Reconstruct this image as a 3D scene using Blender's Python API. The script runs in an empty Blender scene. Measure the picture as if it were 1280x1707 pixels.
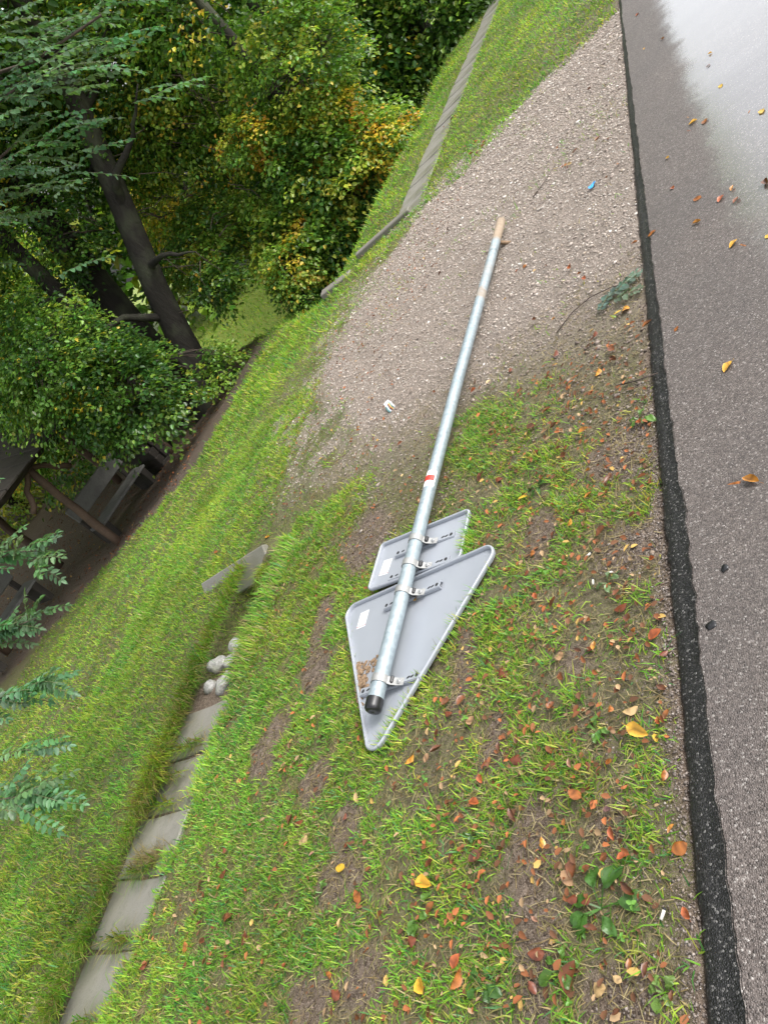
import bpy, bmesh, math, random
import numpy as np
from mathutils import Vector, Matrix, Quaternion

random.seed(7)
rng = np.random.default_rng(11)
scene = bpy.context.scene
COL = scene.collection

# ------------------------------------------------------------------ camera, sky, sun, exposure
# The place is laid out in a frame whose floor is the roadside verge (x to the road, y along the
# road, z off the verge); TILT then turns everything so that the verge falls away to the left as it does in reality.
BETA = math.radians(10.0)
TILT = Matrix.Rotation(-BETA, 4, 'Y')
UP = Vector((math.sin(BETA), 0.0, math.cos(BETA)))

cam_data = bpy.data.cameras.new('camera')
cam = bpy.data.objects.new('camera', cam_data)
COL.objects.link(cam)
cam_data.sensor_fit = 'VERTICAL'
cam_data.sensor_height = 36.0
cam_data.lens = 36.0 * 1200.0 / 1707.0
cam_data.clip_start = 0.05
cam_data.clip_end = 900.0
right = Vector((0.67307719, 0.20709238, -0.7099858))
down = Vector((-0.38272876, -0.72391704, -0.57398852))
fwd = Vector((-0.63283947, 0.65807057, -0.40799184))
m = Matrix.Identity(4)
for i in range(3):
    m[i][0], m[i][1], m[i][2] = right[i], -down[i], -fwd[i]
m[2][3] = 1.52
cam.matrix_world = TILT @ m
scene.camera = cam

world = bpy.data.worlds.new('World')
scene.world = world
world.use_nodes = True
wn = world.node_tree
wn.nodes.clear()
SUN_EL, SUN_AZ = math.radians(52), math.radians(70)      # azimuth clockwise from +y
sky = wn.nodes.new('ShaderNodeTexSky')
sky.sky_type = 'NISHITA'
sky.sun_disc = False
sky.sun_elevation = SUN_EL
sky.sun_rotation = SUN_AZ
sky.dust_density = 4.0
hs = wn.nodes.new('ShaderNodeHueSaturation')
hs.inputs['Saturation'].default_value = 0.22
bg = wn.nodes.new('ShaderNodeBackground')
bg.inputs['Strength'].default_value = 0.15
wo = wn.nodes.new('ShaderNodeOutputWorld')
wn.links.new(sky.outputs[0], hs.inputs['Color'])
wn.links.new(hs.outputs[0], bg.inputs['Color'])
wn.links.new(bg.outputs[0], wo.inputs['Surface'])

sun_d = bpy.data.lights.new('sun', 'SUN')
sun_d.energy = 0.7
sun_d.angle = math.radians(25)
sun_d.color = (1.0, 0.97, 0.92)
sun = bpy.data.objects.new('sun', sun_d)
COL.objects.link(sun)
sd = Vector((math.sin(SUN_AZ) * math.cos(SUN_EL), math.cos(SUN_AZ) * math.cos(SUN_EL), math.sin(SUN_EL)))
sun.rotation_euler = sd.to_track_quat('Z', 'Y').to_euler()

vs = scene.view_settings
vs.view_transform = 'Standard'
vs.look = 'None'
vs.exposure = 1.40
vs.gamma = 1.0
vs.use_curve_mapping = False
scene.cycles.max_bounces = 8
scene.cycles.transparent_max_bounces = 8
scene.cycles.use_denoising = True


# ------------------------------------------------------------------ materials
def nodes_of(name):
    mt = bpy.data.materials.new(name)
    mt.use_nodes = True
    nt = mt.node_tree
    return mt, nt, nt.nodes['Principled BSDF']


def N(nt, kind, **kw):
    n = nt.nodes.new(kind)
    for k, v in kw.items():
        if hasattr(n, k):
            setattr(n, k, v)
        else:
            n.inputs[k].default_value = v
    return n


def ramp(nt, fac, stops, interp='LINEAR'):
    r = nt.nodes.new('ShaderNodeValToRGB')
    r.color_ramp.interpolation = interp
    els = r.color_ramp.elements
    while len(els) < len(stops):
        els.new(0.5)
    for e, (p, c) in zip(els, stops):
        e.position = p
        e.color = (*c, 1) if len(c) == 3 else c
    nt.links.new(fac, r.inputs[0])
    return r.outputs[0]


def mix(nt, fac, a, b, blend='MIX'):
    x = nt.nodes.new('ShaderNodeMix')
    x.data_type = 'RGBA'
    x.blend_type = blend
    for sock, v in ((x.inputs[0], fac), (x.inputs[6], a), (x.inputs[7], b)):
        if hasattr(v, 'links'):
            nt.links.new(v, sock)
        elif isinstance(v, (int, float)):
            sock.default_value = v
        else:
            sock.default_value = (*v, 1)
    return x.outputs[2]


def math_(nt, op, a, b=0.0, clamp=False):
    x = nt.nodes.new('ShaderNodeMath')
    x.operation = op
    x.use_clamp = clamp
    for s, v in zip(x.inputs, (a, b)):
        if hasattr(v, 'links'):
            nt.links.new(v, s)
        else:
            s.default_value = v
    return x.outputs[0]


def noise(nt, co, scale, detail=3.0, rough=0.55, dist=0.0):
    n = nt.nodes.new('ShaderNodeTexNoise')
    n.inputs['Scale'].default_value = scale
    n.inputs['Detail'].default_value = detail
    n.inputs['Roughness'].default_value = rough
    n.inputs['Distortion'].default_value = dist
    if co is not None:
        nt.links.new(co, n.inputs['Vector'])
    return n.outputs['Fac']


def voronoi(nt, co, scale, feature='F1', out='Distance'):
    n = nt.nodes.new('ShaderNodeTexVoronoi')
    n.feature = feature
    n.inputs['Scale'].default_value = scale
    nt.links.new(co, n.inputs['Vector'])
    return n.outputs[out]


def bump(nt, bsdf, h, strength=0.4, dist=0.01):
    b = nt.nodes.new('ShaderNodeBump')
    b.inputs['Strength'].default_value = strength
    b.inputs['Distance'].default_value = dist
    nt.links.new(h, b.inputs['Height'])
    nt.links.new(b.outputs[0], bsdf.inputs['Normal'])


def coord(nt, which='Object'):
    return nt.nodes.new('ShaderNodeTexCoord').outputs[which]


def attr(nt, name, out='Fac'):
    a = nt.nodes.new('ShaderNodeAttribute')
    a.attribute_name = name
    return a.outputs[out]


def simple(name, c, rough=0.6, var=0.15, scale=20.0, metal=0.0, bmp=0.0, spec=0.5):
    """plain coloured stuff with a mottle and optional fine relief"""
    mt, nt, b = nodes_of(name)
    co = coord(nt)
    f = noise(nt, co, scale, 5)
    lo = tuple(max(0, v * (1 - var)) for v in c)
    hi = tuple(min(1, v * (1 + var)) for v in c)
    nt.links.new(ramp(nt, f, [(0.3, lo), (0.7, hi)]), b.inputs['Base Color'])
    b.inputs['Roughness'].default_value = rough
    b.inputs['Metallic'].default_value = metal
    b.inputs['Specular IOR Level'].default_value = spec
    if bmp:
        bump(nt, b, noise(nt, co, scale * 3, 4), bmp, 0.004)
    return mt


def leafy(name, rough=0.4, trans=0.35, spec=0.5, gain=1.0):
    """thin leaf: colour comes from each leaf's own tint, some light passes through"""
    mt, nt, b = nodes_of(name)
    c = attr(nt, 'tint', 'Color')
    f = noise(nt, coord(nt), 60.0, 2)
    c2 = mix(nt, 1.0, c, ramp(nt, f, [(0.3, (0.8 * gain,) * 3), (0.7, (1.15 * gain,) * 3)]), 'MULTIPLY')
    nt.links.new(c2, b.inputs['Base Color'])
    b.inputs['Roughness'].default_value = rough
    b.inputs['Specular IOR Level'].default_value = spec
    tr = nt.nodes.new('ShaderNodeBsdfTranslucent')
    nt.links.new(mix(nt, 1.0, c2, (1.15, 1.2, 0.55), 'MULTIPLY'), tr.inputs['Color'])
    ms = nt.nodes.new('ShaderNodeMixShader')
    ms.inputs[0].default_value = trans
    nt.links.new(b.outputs[0], ms.inputs[1])
    nt.links.new(tr.outputs[0], ms.inputs[2])
    nt.links.new(ms.outputs[0], nt.nodes['Material Output'].inputs['Surface'])
    return mt


M = {}
M['grass'] = leafy('grass_blade', 0.5, 0.45, 0.3)
M['leaf'] = leafy('tree_leaf', 0.32, 0.45, 0.5)
M['fallen'] = leafy('fallen_leaf', 0.32, 0.12, 0.5)
M['robinia'] = leafy('robinia_leaflet', 0.42, 0.42, 0.5)
M['weed'] = leafy('weed_leaf', 0.35, 0.3, 0.5)


def m_ground():
    mt, nt, b = nodes_of('verge_soil')
    co = coord(nt)
    n1 = noise(nt, co, 3.0, 6, 0.6)
    n2 = noise(nt, co, 45.0, 6, 0.65)
    n3 = noise(nt, co, 260.0, 4, 0.6)
    soil = mix(nt, ramp(nt, n2, [(0.36, (0,) * 3), (0.64, (1,) * 3)]), (0.075, 0.050, 0.034), (0.250, 0.190, 0.145))
    soil = mix(nt, ramp(nt, n3, [(0.54, (0, 0, 0)), (0.66, (1, 1, 1))]), soil, (0.34, 0.28, 0.22))
    soil = mix(nt, ramp(nt, n3, [(0.34, (0.8,) * 3), (0.45, (0, 0, 0))]), soil, (0.045, 0.030, 0.020))
    moss = mix(nt, ramp(nt, n2, [(0.36, (0,) * 3), (0.64, (1,) * 3)]), (0.070, 0.095, 0.020), (0.24, 0.29, 0.060))
    moss = mix(nt, ramp(nt, n3, [(0.46, (0,) * 3), (0.58, (1,) * 3)]), moss, (0.10, 0.075, 0.045))
    gfac = attr(nt, 'green')
    gfac = math_(nt, 'MULTIPLY', gfac, ramp(nt, n1, [(0.25, (0.5,) * 3), (0.6, (1,) * 3)]))
    base = mix(nt, gfac, soil, moss)
    v = voronoi(nt, co, 95.0, out='Color')
    grav = mix(nt, v, (0.21, 0.17, 0.14), (0.38, 0.32, 0.27))
    base = mix(nt, attr(nt, 'gravel'), base, grav)
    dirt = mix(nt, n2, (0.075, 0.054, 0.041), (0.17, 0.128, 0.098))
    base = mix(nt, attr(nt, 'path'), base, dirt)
    base = mix(nt, attr(nt, 'lawn'), base, mix(nt, n2, (0.11, 0.17, 0.03), (0.30, 0.36, 0.07)))
    nt.links.new(base, b.inputs['Base Color'])
    nt.links.new(ramp(nt, n2, [(0.35, (0.45,) * 3), (0.65, (0.85,) * 3)]), b.inputs['Roughness'])
    b.inputs['Specular IOR Level'].default_value = 0.3
    hgt = math_(nt, 'ADD', math_(nt, 'MULTIPLY', n2, 1.5), n3)
    bump(nt, b, hgt, 0.9, 0.016)
    return mt


def m_asphalt(name, dark=False):
    mt, nt, b = nodes_of(name)
    co = coord(nt)
    cell = voronoi(nt, co, 230.0, out='Color')
    sep = nt.nodes.new('ShaderNodeSeparateColor')
    nt.links.new(cell, sep.inputs[0])
    dist = voronoi(nt, co, 230.0)
    big = noise(nt, co, 1.3, 4)
    mid = noise(nt, co, 22.0, 5)
    if dark:
        c = ramp(nt, sep.outputs[0], [(0.0, (0.010, 0.010, 0.010)), (0.80, (0.022, 0.021, 0.021)), (0.93, (0.06, 0.057, 0.055)), (1.0, (0.20, 0.19, 0.18))])
    else:
        c = ramp(nt, sep.outputs[0], [(0.0, (0.032, 0.025, 0.021)), (0.35, (0.088, 0.071, 0.062)), (0.78, (0.145, 0.119, 0.106)), (0.93, (0.20, 0.17, 0.152)), (1.0, (0.40, 0.37, 0.34))])
        c = mix(nt, math_(nt, 'MULTIPLY', mid, 0.4), c, (0.090, 0.076, 0.068))
        c = mix(nt, ramp(nt, big, [(0.35, (0.35,) * 3), (0.65, (0.0,) * 3)]), c, (0.060, 0.054, 0.052))
    nt.links.new(c, b.inputs['Base Color'])
    pit = ramp(nt, dist, [(0.0, (1,) * 3), (0.6, (0,) * 3)])
    hgt = math_(nt, 'ADD', math_(nt, 'MULTIPLY', pit, math_(nt, 'ADD', sep.outputs[1], 0.4)), math_(nt, 'MULTIPLY', mid, 0.6))
    if dark:
        b.inputs['Roughness'].default_value = 0.42
        bump(nt, b, hgt, 0.5, 0.006)
    else:
        # rain water standing in the shallow wheel track further up the road
        wet = attr(nt, 'wet')
        wetn = math_(nt, 'ADD', wet, math_(nt, 'MULTIPLY', math_(nt, 'SUBTRACT', noise(nt, co, 5.0, 5), 0.5), 0.5))
        wetn = math_(nt, 'ADD', wetn, math_(nt, 'MULTIPLY', math_(nt, 'SUBTRACT', sep.outputs[1], 0.5), 0.22))
        film = ramp(nt, wetn, [(0.34, (0,) * 3), (0.60, (1,) * 3)])
        nt.links.new(ramp(nt, film, [(0.0, (0.5,) * 3), (1.0, (0.95,) * 3)]), b.inputs['Specular IOR Level'])
        nt.links.new(ramp(nt, film, [(0.0, (0.52,) * 3), (1.0, (0.16,) * 3)]), b.inputs['Roughness'])
        nt.links.new(film, b.inputs['Coat Weight'])
        b.inputs['Coat Roughness'].default_value = 0.17
        b.inputs['Coat IOR'].default_value = 1.6
        inv = math_(nt, 'SUBTRACT', 1.0, film)
        bp = nt.nodes.new('ShaderNodeBump')
        bp.inputs['Distance'].default_value = 0.006
        nt.links.new(math_(nt, 'ADD', math_(nt, 'MULTIPLY', inv, 0.46), 0.05), bp.inputs['Strength'])
        nt.links.new(hgt, bp.inputs['Height'])
        nt.links.new(bp.outputs[0], b.inputs['Normal'])
    return mt


def m_concrete(name, c0, c1):
    mt, nt, b = nodes_of(name)
    co = coord(nt)
    n1 = noise(nt, co, 6.0, 6, 0.65)
    n2 = noise(nt, co, 90.0, 5, 0.6)
    c = mix(nt, n1, c0, c1)
    c = mix(nt, ramp(nt, n2, [(0.55, (0,) * 3), (0.75, (0.6,) * 3)]), c, tuple(v * 0.6 for v in c0))
    c = mix(nt, ramp(nt, noise(nt, co, 3.1, 5), [(0.42, (0,) * 3), (0.66, (0.7,) * 3)]), c, (0.10, 0.10, 0.055))
    nt.links.new(c, b.inputs['Base Color'])
    nt.links.new(ramp(nt, n1, [(0.3, (0.35,) * 3), (0.7, (0.75,) * 3)]), b.inputs['Roughness'])
    bump(nt, b, math_(nt, 'ADD', n2, n1), 0.35, 0.006)
    return mt


def m_galvanised():
    mt, nt, b = nodes_of('galvanised_steel')
    co = coord(nt)
    mp = nt.nodes.new('ShaderNodeMapping')
    mp.inputs['Scale'].default_value = (1, 0.12, 1)
    nt.links.new(co, mp.inputs[0])
    sp = noise(nt, mp.outputs[0], 60.0, 4)
    spang = voronoi(nt, co, 70.0, out='Color')
    sepz = nt.nodes.new('ShaderNodeSeparateColor')
    nt.links.new(spang, sepz.inputs[0])
    f = math_(nt, 'ADD', math_(nt, 'MULTIPLY', sp, 0.7), math_(nt, 'MULTIPLY', sepz.outputs[0], 0.3))
    c = ramp(nt, f, [(0.25, (0.225, 0.275, 0.30)), (0.75, (0.345, 0.405, 0.43))])
    # rust, mud and scuffs where the pole stood in the ground (far end)
    xyz = nt.nodes.new('ShaderNodeSeparateXYZ')
    nt.links.new(co, xyz.inputs[0])
    y = xyz.outputs[1]
    n = noise(nt, co, 9.0, 5, 0.65)
    yy = math_(nt, 'ADD', y, math_(nt, 'MULTIPLY', math_(nt, 'SUBTRACT', n, 0.5), 0.22))
    foot = ramp(nt, math_(nt, 'DIVIDE', yy, 3.8), [(0.888, (0,) * 3), (0.905, (1,) * 3)])
    ring1 = ramp(nt, math_(nt, 'ABSOLUTE', math_(nt, 'SUBTRACT', yy, 2.74)), [(0.02, (0.75,) * 3), (0.06, (0,) * 3)])
    ring2 = ramp(nt, math_(nt, 'ABSOLUTE', math_(nt, 'SUBTRACT', yy, 3.02)), [(0.0, (0.4,) * 3), (0.10, (0,) * 3)])
    grime = math_(nt, 'MULTIPLY', ramp(nt, n, [(0.48, (0,) * 3), (0.68, (0.6,) * 3)]), ramp(nt, math_(nt, 'DIVIDE', y, 3.8), [(0.66, (0,) * 3), (0.80, (1,) * 3)]))
    rust = mix(nt, noise(nt, co, 40.0, 4), (0.20, 0.145, 0.10), (0.38, 0.305, 0.22))
    fac = math_(nt, 'MAXIMUM', math_(nt, 'MAXIMUM', foot, grime), math_(nt, 'MAXIMUM', ring1, ring2))
    c = mix(nt, fac, c, rust)
    scuff = ramp(nt, math_(nt, 'ABSOLUTE', math_(nt, 'SUBTRACT', yy, 3.26)), [(0.004, (0.9,) * 3), (0.012, (0,) * 3)])
    c = mix(nt, math_(nt, 'MULTIPLY', scuff, n), c, (0.08, 0.07, 0.06))
    nt.links.new(c, b.inputs['Base Color'])
    nt.links.new(ramp(nt, fac, [(0.0, (0.52,) * 3), (1.0, (0.85,) * 3)]), b.inputs['Roughness'])
    nt.links.new(ramp(nt, fac, [(0.0, (0.35,) * 3), (1.0, (0.0,) * 3)]), b.inputs['Metallic'])
    bump(nt, b, f, 0.08, 0.002)
    return mt


def m_plate():
    mt, nt, b = nodes_of('painted_aluminium')
    co = coord(nt)
    n = noise(nt, co, 7.0, 5, 0.6)
    c = mix(nt, n, (0.305, 0.325, 0.36), (0.365, 0.385, 0.42))
    dirt = ramp(nt, noise(nt, co, 24.0, 6, 0.7), [(0.62, (0,) * 3), (0.74, (0.55,) * 3)])
    c = mix(nt, math_(nt, 'MULTIPLY', dirt, 0.35), c, (0.30, 0.24, 0.18))
    nt.links.new(c, b.inputs['Base Color'])
    nt.links.new(ramp(nt, n, [(0.3, (0.30,) * 3), (0.7, (0.46,) * 3)]), b.inputs['Roughness'])
    b.inputs['Metallic'].default_value = 0.15
    return mt


def m_bark(name, c0, c1, moss=0.25):
    mt, nt, b = nodes_of(name)
    co = coord(nt)
    mp = nt.nodes.new('ShaderNodeMapping')
    mp.inputs['Scale'].default_value = (1, 1, 0.22)
    nt.links.new(co, mp.inputs[0])
    n1 = noise(nt, mp.outputs[0], 14.0, 6, 0.7, 0.4)
    n2 = noise(nt, co, 2.2, 4)
    c = mix(nt, n1, c0, c1)
    c = mix(nt, math_(nt, 'MULTIPLY', ramp(nt, n2, [(0.45, (0,) * 3), (0.65, (1,) * 3)]), moss), c, (0.16, 0.19, 0.10))
    nt.links.new(c, b.inputs['Base Color'])
    b.inputs['Roughness'].default_value = 0.85
    bump(nt, b, n1, 0.9, 0.04)
    return mt


def m_wood(name, c0, c1):
    mt, nt, b = nodes_of(name)
    co = coord(nt)
    mp = nt.nodes.new('ShaderNodeMapping')
    mp.inputs['Scale'].default_value = (6, 0.7, 6)
    nt.links.new(co, mp.inputs[0])
    n1 = noise(nt, mp.outputs[0], 5.0, 6, 0.65, 0.6)
    n2 = noise(nt, co, 3.0, 4)
    c = mix(nt, n1, c0, c1)
    c = mix(nt, ramp(nt, n2, [(0.5, (0,) * 3), (0.7, (0.6,) * 3)]), c, tuple(v * 0.45 for v in c0))
    nt.links.new(c, b.inputs['Base Color'])
    b.inputs['Roughness'].default_value = 0.75
    bump(nt, b, n1, 0.5, 0.01)
    return mt


def m_stone():
    mt, nt, b = nodes_of('pale_stone')
    co = coord(nt)
    n1 = noise(nt, co, 45.0, 6, 0.7)
    c = mix(nt, ramp(nt, n1, [(0.3, (0,) * 3), (0.7, (1,) * 3)]), (0.12, 0.118, 0.105), (0.42, 0.41, 0.39))
    c = mix(nt, ramp(nt, noise(nt, co, 9.0, 3), [(0.5, (0,) * 3), (0.7, (0.6,) * 3)]), c, (0.20, 0.22, 0.12))
    nt.links.new(c, b.inputs['Base Color'])
    b.inputs['Roughness'].default_value = 0.7
    bump(nt, b, n1, 0.6, 0.01)
    return mt


def m_tinted(name, rough=0.8, spec=0.3):
    mt, nt, b = nodes_of(name)
    nt.links.new(attr(nt, 'tint', 'Color'), b.inputs['Base Color'])
    b.inputs['Roughness'].default_value = rough
    b.inputs['Specular IOR Level'].default_value = spec
    return mt


def m_packet():
    """printed carton: white with bands of colour along its length"""
    mt, nt, b = nodes_of('printed_carton')
    g = nt.nodes.new('ShaderNodeSeparateXYZ')
    nt.links.new(coord(nt), g.inputs[0])
    f = math_(nt, 'ADD', math_(nt, 'MULTIPLY', g.outputs[0], 16.0), 0.5)
    c = ramp(nt, f, [(0.0, (0.16, 0.35, 0.36)), (0.22, (0.75, 0.76, 0.80)), (0.38, (0.06, 0.05, 0.05)), (0.50, (0.70, 0.22, 0.10)), (0.58, (0.72, 0.62, 0.22)), (0.68, (0.12, 0.30, 0.30)), (0.78, (0.76, 0.77, 0.82))], 'CONSTANT')
    nt.links.new(c, b.inputs['Base Color'])
    b.inputs['Roughness'].default_value = 0.35
    return mt


def m_sticker():
    """paper label with faint printed lines and a red foot line"""
    mt, nt, b = nodes_of('paper_label')
    g = nt.nodes.new('ShaderNodeSeparateXYZ')
    nt.links.new(coord(nt, 'Generated'), g.inputs[0])
    y = g.outputs[1]
    ln = math_(nt, 'FRACT', math_(nt, 'MULTIPLY', y, 9.0))
    txt = math_(nt, 'MULTIPLY', ramp(nt, ln, [(0.60, (0,) * 3), (0.62, (1,) * 3)], 'CONSTANT'),
                ramp(nt, noise(nt, coord(nt), 190.0, 1), [(0.50, (0,) * 3), (0.52, (0.5,) * 3)]))
    c = mix(nt, txt, (0.74, 0.76, 0.78), (0.35, 0.36, 0.38))
    red = ramp(nt, y, [(0.0, (0,) * 3), (0.06, (0.8,) * 3), (0.13, (0,) * 3)], 'CONSTANT')
    c = mix(nt, red, c, (0.62, 0.20, 0.20))
    nt.links.new(c, b.inputs['Base Color'])
    b.inputs['Roughness'].default_value = 0.4
    return mt


M['ground'] = m_ground()
M['asphalt'] = m_asphalt('wet_asphalt')
M['edge'] = m_asphalt('bitumen_edge', True)
M['slab'] = m_concrete('wet_concrete', (0.165, 0.155, 0.135), (0.30, 0.282, 0.255))
M['headwall'] = m_concrete('dark_concrete', (0.17, 0.155, 0.135), (0.25, 0.23, 0.205))
M['galv'] = m_galvanised()
M['plate'] = m_plate()
M['band'] = simple('stainless_band', (0.32, 0.32, 0.31), 0.5, 0.15, 40, 0.35)
M['bolt'] = simple('zinc_bolt', (0.55, 0.55, 0.55), 0.35, 0.1, 60, 0.7)
M['black'] = simple('black_plastic', (0.012, 0.012, 0.013), 0.32, 0.2, 30)
M['hole'] = simple('dark_slot', (0.02, 0.02, 0.022), 0.8, 0.2, 30)
M['white'] = simple('white_print', (0.78, 0.77, 0.76), 0.45, 0.05, 30)
M['red'] = simple('red_print', (0.62, 0.045, 0.03), 0.45, 0.08, 30)
M['blue'] = simple('blue_foil', (0.02, 0.30, 0.75), 0.35, 0.15, 60)
M['sticker'] = m_sticker()
M['mud'] = simple('dried_mud', (0.24, 0.165, 0.105), 0.95, 0.45, 70, bmp=0.6, spec=0.1)
M['bark'] = m_bark('tree_bark', (0.006, 0.005, 0.004), (0.040, 0.033, 0.025))
M['twig'] = simple('twig_bark', (0.075, 0.055, 0.042), 0.8, 0.3, 30)
M['stem'] = simple('green_stem', (0.10, 0.12, 0.05), 0.6, 0.2, 30)
M['wood'] = m_wood('grey_weathered_wood', (0.09, 0.087, 0.08), (0.20, 0.195, 0.18))
M['log'] = m_wood('brown_log_wood', (0.050, 0.032, 0.022), (0.14, 0.088, 0.055))
M['darkwood'] = m_wood('dark_wet_wood', (0.018, 0.015, 0.012), (0.055, 0.044, 0.035))
M['stone'] = m_stone()
M['gravel'] = m_tinted('gravel_chip', 0.7, 0.4)
M['litter'] = m_tinted('leaf_litter', 0.75, 0.25)
M['packet'] = m_packet()
M['butt'] = simple('dirty_paper', (0.55, 0.52, 0.45), 0.7, 0.25, 300)


# ------------------------------------------------------------------ mesh helpers
def tag(o, label=None, category=None, group=None, kind=None):
    for k, v in (('label', label), ('category', category), ('group', group), ('kind', kind)):
        if v:
            o[k] = v
    return o


def link(name, me, mat, parent=None, loc=(0, 0, 0), rot=(0, 0, 0)):
    o = bpy.data.objects.new(name, me)
    COL.objects.link(o)
    if mat is not None and me is not None and not me.materials:
        me.materials.append(mat)
    o.parent = parent
    o.location = loc
    o.rotation_euler = rot
    return o


def empty(name, loc=(0, 0, 0), rot=(0, 0, 0), parent=None):
    o = bpy.data.objects.new(name, None)
    COL.objects.link(o)
    o.empty_display_size = 0.1
    o.parent = parent
    o.location = loc
    o.rotation_euler = rot
    return o


def mesh(name, verts, faces, smooth=False):
    me = bpy.data.meshes.new(name)
    me.from_pydata([tuple(v) for v in verts], [], [tuple(f) for f in faces])
    if smooth:
        me.polygons.foreach_set('use_smooth', [True] * len(me.polygons))
    me.update()
    return me


def mass_mesh(name, V, F, tint=None, smooth=False, floats=None):
    """large mesh straight from arrays: V (n,3), F (m,k) with k 3 or 4, tint (n,3)"""
    me = bpy.data.meshes.new(name)
    n, (mf, k) = len(V), F.shape
    me.vertices.add(n)
    me.vertices.foreach_set('co', np.ascontiguousarray(V, np.float32).ravel())
    me.loops.add(mf * k)
    me.loops.foreach_set('vertex_index', np.ascontiguousarray(F, np.int32).ravel())
    me.polygons.add(mf)
    me.polygons.foreach_set('loop_start', np.arange(0, mf * k, k, dtype=np.int32))
    me.polygons.foreach_set('loop_total', np.full(mf, k, np.int32))
    if smooth:
        me.polygons.foreach_set('use_smooth', np.ones(mf, bool))
    if tint is not None:
        a = me.attributes.new('tint', 'FLOAT_COLOR', 'POINT')
        a.data.foreach_set('color', np.c_[tint, np.ones(n)].astype(np.float32).ravel())
    for nm, arr in (floats or {}).items():
        a = me.attributes.new(nm, 'FLOAT', 'POINT')
        a.data.foreach_set('value', np.asarray(arr, np.float32))
    me.update(calc_edges=True)
    me.validate()
    return me


def bm_mesh(name, bm, smooth=False):
    me = bpy.data.meshes.new(name)
    bmesh.ops.recalc_face_normals(bm, faces=bm.faces)
    bm.to_mesh(me)
    bm.free()
    if smooth:
        me.polygons.foreach_set('use_smooth', [True] * len(me.polygons))
    return me


def box_mesh(name, sx, sy, sz, bevel=0.0, jitter=0.0, segs=1):
    bm = bmesh.new()
    bmesh.ops.create_cube(bm, size=1.0)
    for v in bm.verts:
        v.co = Vector((v.co.x * sx, v.co.y * sy, v.co.z * sz))
        if jitter:
            v.co += Vector([random.uniform(-jitter, jitter) for _ in range(3)])
    if bevel:
        bmesh.ops.bevel(bm, geom=bm.edges[:], offset=bevel, segments=segs, affect='EDGES')
    return bm_mesh(name, bm)


def tube(path, radii, sides=10, cap=True):
    """swept tube along a polyline; returns verts, faces"""
    P = [Vector(p) for p in path]
    V, F = [], []
    t0 = (P[1] - P[0]).normalized()
    a = t0.orthogonal().normalized()
    for i, p in enumerate(P):
        t = (P[min(i + 1, len(P) - 1)] - P[max(i - 1, 0)]).normalized()
        a = (a - t * a.dot(t)).normalized()
        b = t.cross(a)
        for k in range(sides):
            an = 2 * math.pi * k / sides
            V.append(p + (a * math.cos(an) + b * math.sin(an)) * radii[i])
    for i in range(len(P) - 1):
        for k in range(sides):
            k2 = (k + 1) % sides
            F.append((i * sides + k, i * sides + k2, (i + 1) * sides + k2, (i + 1) * sides + k))
    if cap:
        F.append(tuple(range(sides - 1, -1, -1)))
        F.append(tuple((len(P) - 1) * sides + k for k in range(sides)))
    return V, F


def tubes_mesh(name, lst, smooth=True):
    V, F = [], []
    for path, radii, sides in lst:
        v, f = tube(path, radii, sides)
        o = len(V)
        V += v
        F += [tuple(i + o for i in q) for q in f]
    return mesh(name, V, F, smooth)


# ------------------------------------------------------------------ value noise and terrain height
def hash2(ix, iy, seed):
    h = (ix.astype(np.int64) * 374761393 + iy.astype(np.int64) * 668265263 + seed * 982451653) & 0x7fffffff
    h = ((h ^ (h >> 13)) * 1274126177) & 0x7fffffff
    return ((h ^ (h >> 16)) & 0xffff) / 65535.0


def vnoise(x, y, seed=0):
    x, y = np.asarray(x, float), np.asarray(y, float)
    ix, iy = np.floor(x), np.floor(y)
    fx, fy = x - ix, y - iy
    fx, fy = fx * fx * (3 - 2 * fx), fy * fy * (3 - 2 * fy)
    a, b = hash2(ix, iy, seed), hash2(ix + 1, iy, seed)
    c, d = hash2(ix, iy + 1, seed), hash2(ix + 1, iy + 1, seed)
    return (a * (1 - fx) + b * fx) * (1 - fy) + (c * (1 - fx) + d * fx) * fy


def fbm(x, y, seed=0, octs=4):
    s, a, t = 0, 0.5, 0
    for o in range(octs):
        s = s + a * vnoise(np.asarray(x) * 2 ** o, np.asarray(y) * 2 ** o, seed + o * 17)
        t += a
        a *= 0.5
    return s / t


def sst(a, b, x):
    t = np.clip((np.asarray(x, float) - a) / (b - a), 0, 1)
    return t * t * (3 - 2 * t)


def road_edge(y):
    y = np.asarray(y, float)
    return -0.795 - 0.016 * y + 0.010 * (fbm(y * 2.3, y * 0 + 3, 5) - 0.5) + 0.012 * (fbm(y * 24, y * 0 + 3, 6) - 0.5)


def strip_edge(y):
    y = np.asarray(y, float)
    return -0.718 - 0.0225 * y + 0.012 * (fbm(y * 3.1, y * 0 + 7, 9) - 0.5) + 0.014 * (fbm(y * 30, y * 0 + 7, 10) - 0.5)


def in_ditch(x, y, lip=0.07):
    """1 inside the channel bed, by the two open lengths and the pit"""
    near = (1 - sst(2.66, 2.70, y))
    far = sst(7.50, 7.58, y)
    far_ = sst(5, 6, y)
    wx = sst(-3.80 - lip + .06 * far_, -3.80 + .06 * far_, x) * (1 - sst(-3.30 - .12 * far_, -3.22 - .12 * far_, x))
    return wx * np.maximum(near, far)


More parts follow.
